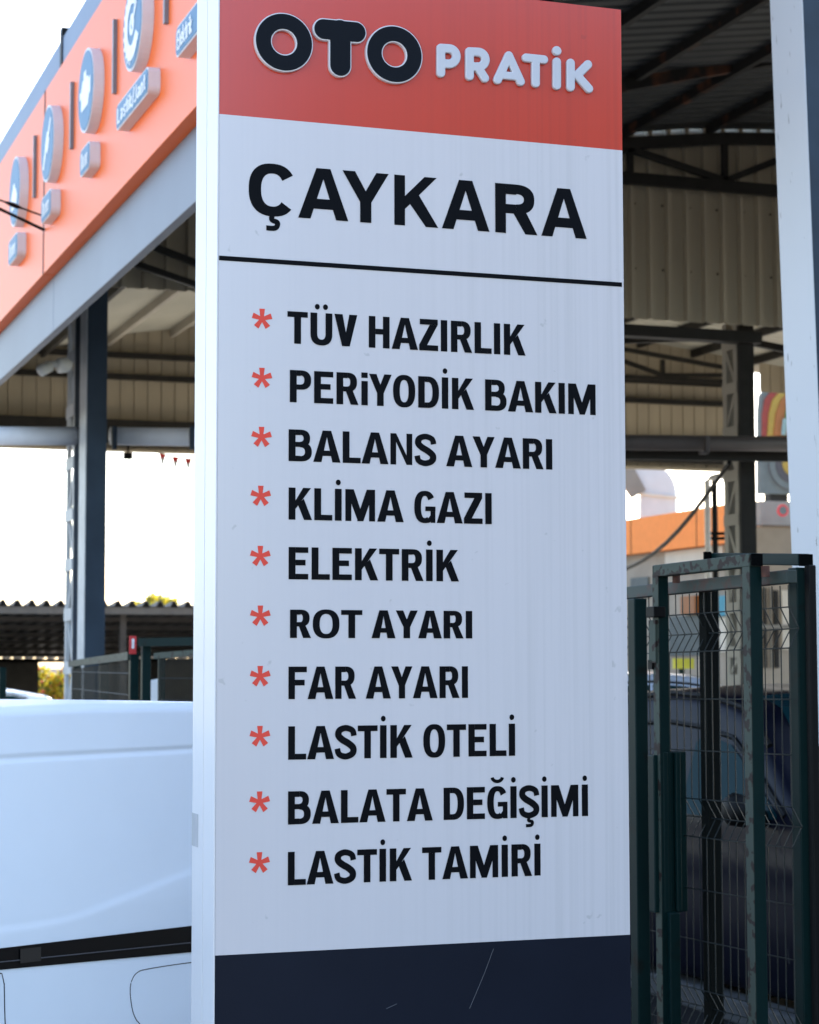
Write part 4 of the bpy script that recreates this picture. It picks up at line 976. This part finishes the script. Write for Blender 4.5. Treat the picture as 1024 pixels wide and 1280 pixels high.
# wire mesh of the leaf: folded wires
zf = lambda y: GP(880, y, LO).z
rows = [zf(y) for y in (766, 791, 814, 874, 939, 1000, 1024, 1048, 1114, 1178, 1240, 1264, 1288, 1350)]
fold = {1: .04, 6: .04, 11: .04}
A = GP(880, 832, LO); tl = (GP(983, 832, LO) - A).dot(gd); th = (GP(780, 832, LO) - A).dot(gd)
slope = -.0135
def GW(t, z, o=0.0): q = A + gd * t + gr * (.02 + o); return Vector((q.x, q.y, z + slope * t))
mb = MB(); t = tl + .01
while t < th + .2:
    pts = [GW(t, zf(740))] + [GW(t, z, fold.get(i, 0)) for i, z in enumerate(rows)] + [GW(t, .06)]
    mb.tube(pts, .0024, 5, False); t += .05
for i, z in enumerate(rows): mb.tube([GW(tl, z, fold.get(i, 0) - .005), GW(th + .2, z, fold.get(i, 0) - .005)], .0024, 5, False)
mb.build('wire_mesh', M['wire'], gate)
# latch: folded cover plates, bracket, strap
c = GP(817, 940, -.02); z1, z0 = c.z, GP(817, 1141, -.02).z
for i, (o, w_, d) in enumerate(((0, .03, 0), (.031, .022, .016), (.054, .028, .004), (.083, .022, .02), (.106, .03, .008))):
    mb = MB(); mb.quadbox(Vector((c.x, c.y, z0)) + gr * o - gd * d, gr * w_, gd * .045, UP * (z1 - z0 - (.0 if i else .012))); mb.build('latch_cover', M['green'], gate, bevel=.004)
c = GP(817.5, 758, -.03); mb = MB(); mb.quadbox(c - UP * .04, gr * .05, gd * .06, UP * .04); mb.build('latch_bracket', M['black'], gate, bevel=.003)
c = GP(819, 775, -.012); mb = MB(); mb.quadbox(c - UP * .16, gr * .012, gd * .05, UP * .16); mb.build('latch_strap', M['green_pale'], gate, bevel=.002)
c = GP(815, 825, -.012); mb = MB(); mb.quadbox(c - UP * .035, gr * .04, gd * .03, UP * .035); mb.build('latch_bracket', M['black'], gate)
gpost(834, 1141, .02, M['green'], 'latch_stop', .045)

# ================================================================== LEFT YARD: fence, shed, plants
fe = PD(166, 832, 14.0)
fence = thing('mesh_fence', (fe.x, fe.y, 0), 'green mesh fence and gate frame seen between column and totem above the van', 'fence')
def vpost(px, ytop, D, s, name='post', m=None):
    p = PD(px, 832, D); z = PD(px, ytop, D).z; mb = MB(); mb.box((p.x, p.y, 0), (p.x + s, p.y + s, z)); return mb.build(name, m or M['green'], fence, bevel=.004)
vpost(163, 815, 14, .06); vpost(178, 800, 13.8, .06); vpost(340, 795, 13.4, .06)
a, b = PD(88, 830, 18.5), PD(163, 820, 14.03); mb = MB(); mb.beam(a, b, .04, .055); mb.build('top_rail', M['green_pale'], fence)
a, b = PD(175, 803, 13.83), PD(345, 800, 13.4); mb = MB(); mb.beam(a, b, .06, .055); mb.build('top_rail', M['green'], fence)
a, b = PD(195, 820, 15.4), PD(345, 808, 13.6); mb = MB(); mb.beam(a, b, .04, .045); mb.build('gate_rail', M['green_pale'], fence)
vpost(199, 820, 15.3, .05, 'gate_stile'); 
mb = MB(); p, q = PD(90, 836, 18.4), PD(163, 826, 14.05)
for i in range(60):
    c = p.lerp(q, i / 59); mb.tube([(c.x, c.y, 0.1), (c.x, c.y, c.z)], .003, 4, False)
for z in (.3, .5, .9, 1.3, 1.55, 1.7): mb.tube([(p.x, p.y, z), (q.x, q.y, z)], .003, 4, False)
mb.build('wire_mesh', M['wire'], fence)
mb = MB(); p, q = PD(201, 824, 15.2), PD(345, 812, 13.6)
for i in range(46):
    c = p.lerp(q, i / 45); mb.tube([(c.x, c.y, 0.1), (c.x, c.y, c.z)], .003, 4, False)
for z in (.5, .9, 1.3, 1.5, 1.66): mb.tube([(p.x, p.y, z), (q.x, q.y, z)], .003, 4, False)
mb.build('wire_mesh', M['wire'], fence)
vpost(126, 824, 16.3, .07); vpost(92, 829, 18.3, .07)
ws = PD(166, 806, 13.95)
w_ = thing('warning_sign', ws, 'small red and white notice fixed to the green fence post', 'sign')
a, b = PD(161.5, 795, 13.95), PD(170.5, 817.5, 13.95)
mb = MB(); mb.box((a.x, a.y - .004, b.z), (b.x, a.y + .001, a.z)); mb.build('sign_plate', M['red'], w_)
mb = MB(); wd_ = b.x - a.x; hh = a.z - b.z
mb.box((a.x + wd_ * .35, a.y - .006, b.z + hh * .3), (b.x - wd_ * .3, a.y - .0045, b.z + hh * .85)); mb.build('sign_print', M['white'], w_)
a, b = PD(187, 851, 16.5), PD(200, 905, 16.5)
mb = MB(); mb.prism([a, PD(199.5, 848, 16.5), b, PD(187, 905, 16.5)], (0, .03, 0)); tag(mb.build('white_board', M['white'], bevel=.003), 'white board leaning behind the green mesh gate', 'board')
fp = PD(6, 834, 24); f2 = thing('fence_post', (fp.x, fp.y, 0), 'dark green fence post at the left edge above the van', 'post')
mb = MB(); mb.box((fp.x - .06, fp.y, 0), (fp.x + .02, fp.y + .08, fp.z)); mb.build('post_shaft', M['green'], f2, bevel=.005)
mb = MB(); mb.box((fp.x - .5, fp.y + .01, fp.z - .06), (fp.x - .061, fp.y + .06, fp.z)); mb.build('rail_stub', M['green_pale'], f2)

# shed with a corrugated roof
SHY = 46.0
sh0 = PY(120, 760, SHY)
shed = thing('shed', (sh0.x, SHY, 0), 'low brown shed with wavy sheet roof behind the laced column', 'shed')
ze = PY(120, 754, SHY).z
X0, X1 = -3.0, 20.0; prof = []; x = X0
while x < X1: prof += [(x, SHY, ze - .07), (x + .13, SHY, ze - .07), (x + .2, SHY, ze + .06), (x + .25, SHY, ze + .06)]; x += .325
mb = MB(); mb.strip(prof, (0, 14, -1.15)); mb.build('roof', M['shed_roof'], shed, solid=.02)
mb = MB(); mb.box((X0, SHY + .05, PY(120, 767.5, SHY).z), (X1, SHY + .15, ze - .09)); mb.build('eave_beam', M['shed_beam'], shed)
for i in range(7):
    yy = SHY + 1.6 + i * 1.9; zz = ze - .15 - (yy - SHY) * .082
    mb = MB(); mb.box((X0, yy, zz - .1), (X1, yy + .08, zz)); mb.build('rafter', M['shed_dark'], shed)
xa = PY(48, 840, SHY + 13).x; xb = PY(90, 840, SHY + 13).x
mb = MB(); mb.box((X0, SHY + 13, 0), (xa, SHY + 13.2, ze - 1.2)); mb.build('back_wall', M['shed_dark'], shed)
mb = MB(); mb.box((xb, SHY + 13, 0), (X1, SHY + 13.2, ze - 1.2)); mb.build('back_wall', M['shed_dark'], shed)
for xx in (xa - .2, 16):
    mb = MB(); mb.box((xx, SHY + .3, 0), (xx + .14, SHY + .44, ze - .1)); mb.build('post', M['shed_dark'], shed)
pk = PY(75, 836, 85)
mb = MB(); mb.box((pk.x - 14, 85, 0), (pk.x + 14, 85.3, pk.z - .02)); gw = mb.build('garden_wall', M['wall_pink']); tag(gw, 'pale pinkish wall glimpsed through the shed opening', 'wall')

def foliage(mb, c, rad, n, s, rng):
    for _ in range(n):
        while True:
            v = Vector((rng.uniform(-1, 1), rng.uniform(-1, 1), rng.uniform(-1, 1)))
            if .25 < v.length < 1: break
        p = Vector(c) + Vector((v.x * rad[0], v.y * rad[1], v.z * rad[2]))
        a = Vector((rng.uniform(-1, 1), rng.uniform(-1, 1), rng.uniform(-1, 1))).normalized(); b = a.cross(Vector((rng.uniform(-1, 1), rng.uniform(-1, 1), .3))).normalized()
        k = s * rng.uniform(.6, 1.3); mb.poly([p - a * k, p - b * k * .5, p + a * k, p + b * k * .5])
rng = random.Random(3)
bs = PY(66, 868, 68)
bush = thing('flowering_bush', (bs.x, 68, 0), 'sunlit yellow bush with red flowers in the shed opening', 'bush')
mb = MB(); mb.tube([(bs.x, 68, 0), (bs.x, 68, .8)], .04, 6); mb.build('stem', M['bark'], bush)
mb = MB(); m2 = MB(); m3 = MB()
for i in range(7):
    c = (bs.x + rng.uniform(-1.1, 1.3), 68 + rng.uniform(-.4, .4), rng.uniform(.7, 1.55)); foliage(mb, c, (.45, .4, .5), 260, .09, rng); foliage(m2, c, (.4, .4, .45), 130, .09, rng); foliage(m3, c, (.5, .45, .5), 45, .07, rng)
mb.build('foliage', M['leaf_y'], bush); m2.build('foliage', M['leaf_g'], bush); m3.build('flowers', M['flower'], bush)
for (px, py, D, sc, lab) in ((182, 752, 74, .6, 'sparse yellow green treetop just over the shed roof near the column'), (212, 749, 78, .9, 'yellow green treetop over the shed roof beside the totem')):
    p = PD(px, py, D); t = thing('tree', (p.x, p.y, 0), lab, 'tree', 'trees behind the shed')
    mb = MB(); mb.tube([(p.x, p.y, 0), (p.x + .05, p.y, 1.6), (p.x - .05, p.y, p.z)], [.12, .09, .03], 7)
    for a in range(5): an = a * 1.3; mb.tube([(p.x, p.y, 1.8 + a * .25), (p.x + .8 * math.cos(an) * sc, p.y + .8 * math.sin(an) * sc, p.z - .3 + .1 * a)], [.04, .012], 5)
    mb.build('trunk', M['bark'], t); mb = MB(); m2 = MB()
    for i in range(6):
        c = (p.x + rng.uniform(-1, 1) * sc, p.y + rng.uniform(-.8, .8) * sc, p.z - .35 + rng.uniform(-.7, .35) * sc); foliage(mb, c, (.4 * sc, .4 * sc, .3 * sc), 130, .1, rng); foliage(m2, c, (.4 * sc, .4 * sc, .3 * sc), 70, .1, rng)
    mb.build('crown', M['leaf_y'], t); m2.build('crown', M['leaf_g'], t)

# ================================================================== RIGHT BACKGROUND
# shop with orange fascia running away along the street
SX = PD(850, 664, 46).x
shop = thing('shop_building', (SX, 42, 0), 'shop building with orange fascia seen under the roof above the gate', 'building')
def on_s(px, py): p = PX(px, py, SX); return p.y, p.z
ya, z1 = on_s(900, 634); _, z0 = on_s(900, 681)
mb = MB(); ye = on_s(929, 660)[0]
mb.box((SX - .25, ye - .05, z0), (SX, ya + 40, z1)); mb.build('fascia', M['orange2'], shop)
mb = MB(); mb.box((SX + .01, ye, 0), (SX + 8, ya + 40, z0 + .3)); mb.build('wall', M['wall_beige'], shop)
mb = MB()
for i in range(12): mb.box((SX - .256, ya + .6 + i * 3.3, z0 - .003), (SX - .251, ya + .63 + i * 3.3, z1 + .003))
mb.build('fascia_joint', M['gap'], shop)
yb0 = on_s(833, 700)[0]; yb1 = on_s(905, 700)[0]
mb = MB(); mb.box((SX - .03, yb1, on_s(880, 715)[1]), (SX + .005, yb0, z0 - .03)); mb.build('pale_band', M['wall_cream'], shop)
for pa, pb, yt, yb2, m, nm in ((918, 896, 745, 770, 'teal', 'awning'), (920, 899, 771, 815, 'wall_cream', 'shop_window'), (876, 838, 770, 820, 'bb_pale', 'shop_window'), (812, 790, 722, 748, 'bb_pale', 'shop_window'), (876, 858, 745, 768, 'bb_orange', 'awning')):
    y_a = on_s(pa, yt)[0]; y_b = on_s(pb, yt)[0]; zt_ = on_s((pa + pb) / 2, yt)[1]; zb_ = on_s((pa + pb) / 2, yb2)[1]
    mb = MB(); mb.box((SX - (.15 if nm == 'awning' else .04), y_a, zb_), (SX + .004, y_b, zt_)); mb.build(nm, M[m], shop)
for pa, pb, yt, yb2, m in ((953, 958, 735, 835, 'steel_dark'), (961, 964, 735, 835, 'wall_grey'), (966, 973, 738, 835, 'steel_dark'), (976, 986, 738, 812, 'wall_cream')):
    a = PY(pa, yt, ye); b = PY(pb, yb2, ye)
    mb = MB(); mb.box((a.x, ye - .05, b.z), (b.x, ye - .003, a.z)); mb.build('window_strip', M[m], shop)
a = PY(948, 781, ye); b = PY(990, 786, ye); mb = MB(); mb.box((a.x, ye - .09, b.z), (b.x, ye - .055, a.z)); mb.build('window_sill', M['wall_grey'], shop)
# yellow board
a = PD(843, 823, 34); b = PD(868, 836, 34)
yb_t = thing('yellow_sign_board', (a.x, a.y, 0), 'small blurred yellow board standing behind the cars', 'sign')
mb = MB(); mb.prism([a, PD(868, 823, 34), b, PD(843, 836, 34)], (0, .06, 0)); mb.build('board', M['yellow'], yb_t)
mb = MB(); c = a.lerp(b, .5); mb.box((c.x - .04, c.y + .07, 0), (c.x + .04, c.y + .13, a.z)); mb.build('stand', M['green'], yb_t)
# exhaust duct on the roof
DU = 50.0
dct = thing('ventilation_duct', PD(822, 660, DU), 'large pale sheet metal exhaust duct with a square bend above the orange shop', 'duct')
wv = lambda px, py: PD(px, py, DU)
e1 = [(845, 690), (845, 612), (842, 600), (835, 590), (824, 584), (812, 582), (790, 582), (775, 596), (800, 616), (799, 690)]
mb = MB(); mb.prism([wv(*c) for c in e1], (.5, .9, 0)); mb.build('duct_body', M['duct'], dct)
mb = MB(); mb.prism([wv(*c) for c in ((789, 581.5), (806, 613), (789, 623), (768, 594))], (-.02, -.12, 0)); mb.build('duct_mouth', M['wall_grey'], dct)
mb = MB(); mb.beam(wv(799, 617), wv(848, 622), .15, .06); mb.build('duct_flange', M['wall_cream'], dct)
mb = MB(); c = wv(822, 690); mb.box((c.x - .5, c.y, 0), (c.x + 1.2, c.y + 1.4, c.z + .1)); mb.build('duct_base', M['wall_grey'], dct)
# poles
PD1 = 33
pw = PD(884, 690, PD1); wpole = thing('pole_frame', (pw.x, pw.y, 0), 'thin white pole and black pole joined by rails beside the right laced column', 'pole')
mb = MB(); c = PD(884, 597, PD1); mb.tube([(c.x, c.y, 0), (c.x, c.y, c.z - .05), c + Vector((.08, 0, .0)), PD(915, 592, PD1)], .05, 8); mb.build('white_pole', M['pole_white'], wpole)
mb = MB(); c = PD(893, 597, PD1 + .2); mb.tube([(c.x, c.y, 0), c], .05, 8); mb.build('black_pole', M['black'], wpole)
mb = MB()
for y in (597, 667, 673): mb.beam(PD(886, y, PD1 + .1), PD(915, y, PD1 + .1), .05, .05)
mb.build('cross_rail', M['black'], wpole)
mb = MB(); pts = [PD(912, 578, 24).lerp(PD(770, 716, 30), i / 10) for i in range(11)]; pts = [p - Vector((0, 0, .25 * math.sin(math.pi * i / 10))) for i, p in enumerate(pts)]
mb.tube(pts, .028, 6); tag(mb.build('cable', M['black']), 'sagging black cable slanting from the laced column down across the orange shop', 'cable')
# billboard: bands of colour
BD = 60.0
bb = thing('billboard', PD(964, 620, BD), 'colourful billboard of curved bands showing between the laced column and white post', 'billboard')
BP = lambda px, py, o=0.0: PD(px, py, BD) + Vector((0, -o, 0))
def bpoly(pts, o, m, nm, th=.06): mb = MB(); mb.prism([BP(*c, o) for c in pts], (0, -th, 0)); return mb.build(nm, m, bb)
bpoly([(946, 618), (946, 515), (948, 493), (960, 484), (975, 484), (1040, 478), (1040, 618)], 0, M['bb_pale'], 'panel', .2)
bpoly([(947.5, 546), (948, 518), (951, 500), (960, 489), (975, 485), (1035, 480), (1035, 546)], .21, M['bb_red'], 'red_band')
bpoly([(953, 546), (955, 518), (959, 502), (968, 491), (980, 488), (1035, 484), (1035, 546)], .28, M['bb_yellow'], 'yellow_band')
bpoly([(959, 546), (962, 518), (968, 502), (976, 494), (1035, 490), (1035, 546)], .35, M['bb_orange'], 'orange_band')
bpoly([(969, 546), (974, 505), (981, 486), (1000, 488), (1000, 546)], .42, M['bb_green'], 'green_band')
bpoly([(966, 546), (968, 526), (990, 524), (990, 546)], .49, M['bb_teal'], 'pale_block'); bpoly([(971, 546), (972, 532), (977, 532), (977, 546)], .56, M['bb_orange'], 'orange_block')
cc = (985, 580)
for rr, m, nm, o in ((32, 'bb_pale', 'outer_ring', .21), (30, 'bb_dark', 'thin_ring', .24), (29, 'bb_pale', 'middle_ring', .27), (22, 'bb_dark', 'dark_ring', .30), (14, 'bb_yellow', 'yellow_centre', .33)):
    bpoly([(cc[0] + rr * math.cos(2 * math.pi * i / 40), cc[1] + rr * 1.15 * math.sin(2 * math.pi * i / 40)) for i in range(40)], o, M[m], nm, .02)
mb = MB(); c = BP(975, 600); mb.box((c.x - .3, c.y + .05, 0), (c.x + .3, c.y + .4, c.z)); mb.build('support', M['steel_dark'], bb)
gc = PD(950, 690, 54)
gwl = thing('concrete_building', (gc.x, gc.y, 0), 'grey concrete building with a flat roof edge below the billboard', 'building')
a = PD(944, 627, 54); b = PD(944, 657, 54); x1 = PD(1060, 640, 54).x
mb = MB(); mb.box((a.x, a.y - .3, b.z), (x1, a.y + 6, a.z)); mb.build('roof_edge', M['wall_grey'], gwl)
mb = MB(); mb.box((PD(951, 690, 54).x, a.y, 0), (x1, a.y + 6, b.z - .003)); mb.build('wall', M['wall_beige'], gwl)
for px in (956, 964, 972, 980):
    p = PD(px, 740, 54); mb = MB(); mb.box((p.x, a.y - .06, 1.0), (p.x + .1, a.y - .003, 4.2)); mb.build('window_bar', M['steel_dark'], gwl)
p = PD(979, 638, 53); rs = thing('round_notice', p, 'small red and white round notice on the grey concrete roof edge', 'sign')
mb = MB(); mb.tube([p, p + Vector((0, .04, 0))], .16, 20); mb.build('disc', M['red'], rs)
mb = MB(); mb.tube([p + Vector((0, -.01, 0)), p + Vector((0, -.002, 0))], .11, 20); mb.build('disc_centre', M['bb_pale'], rs)
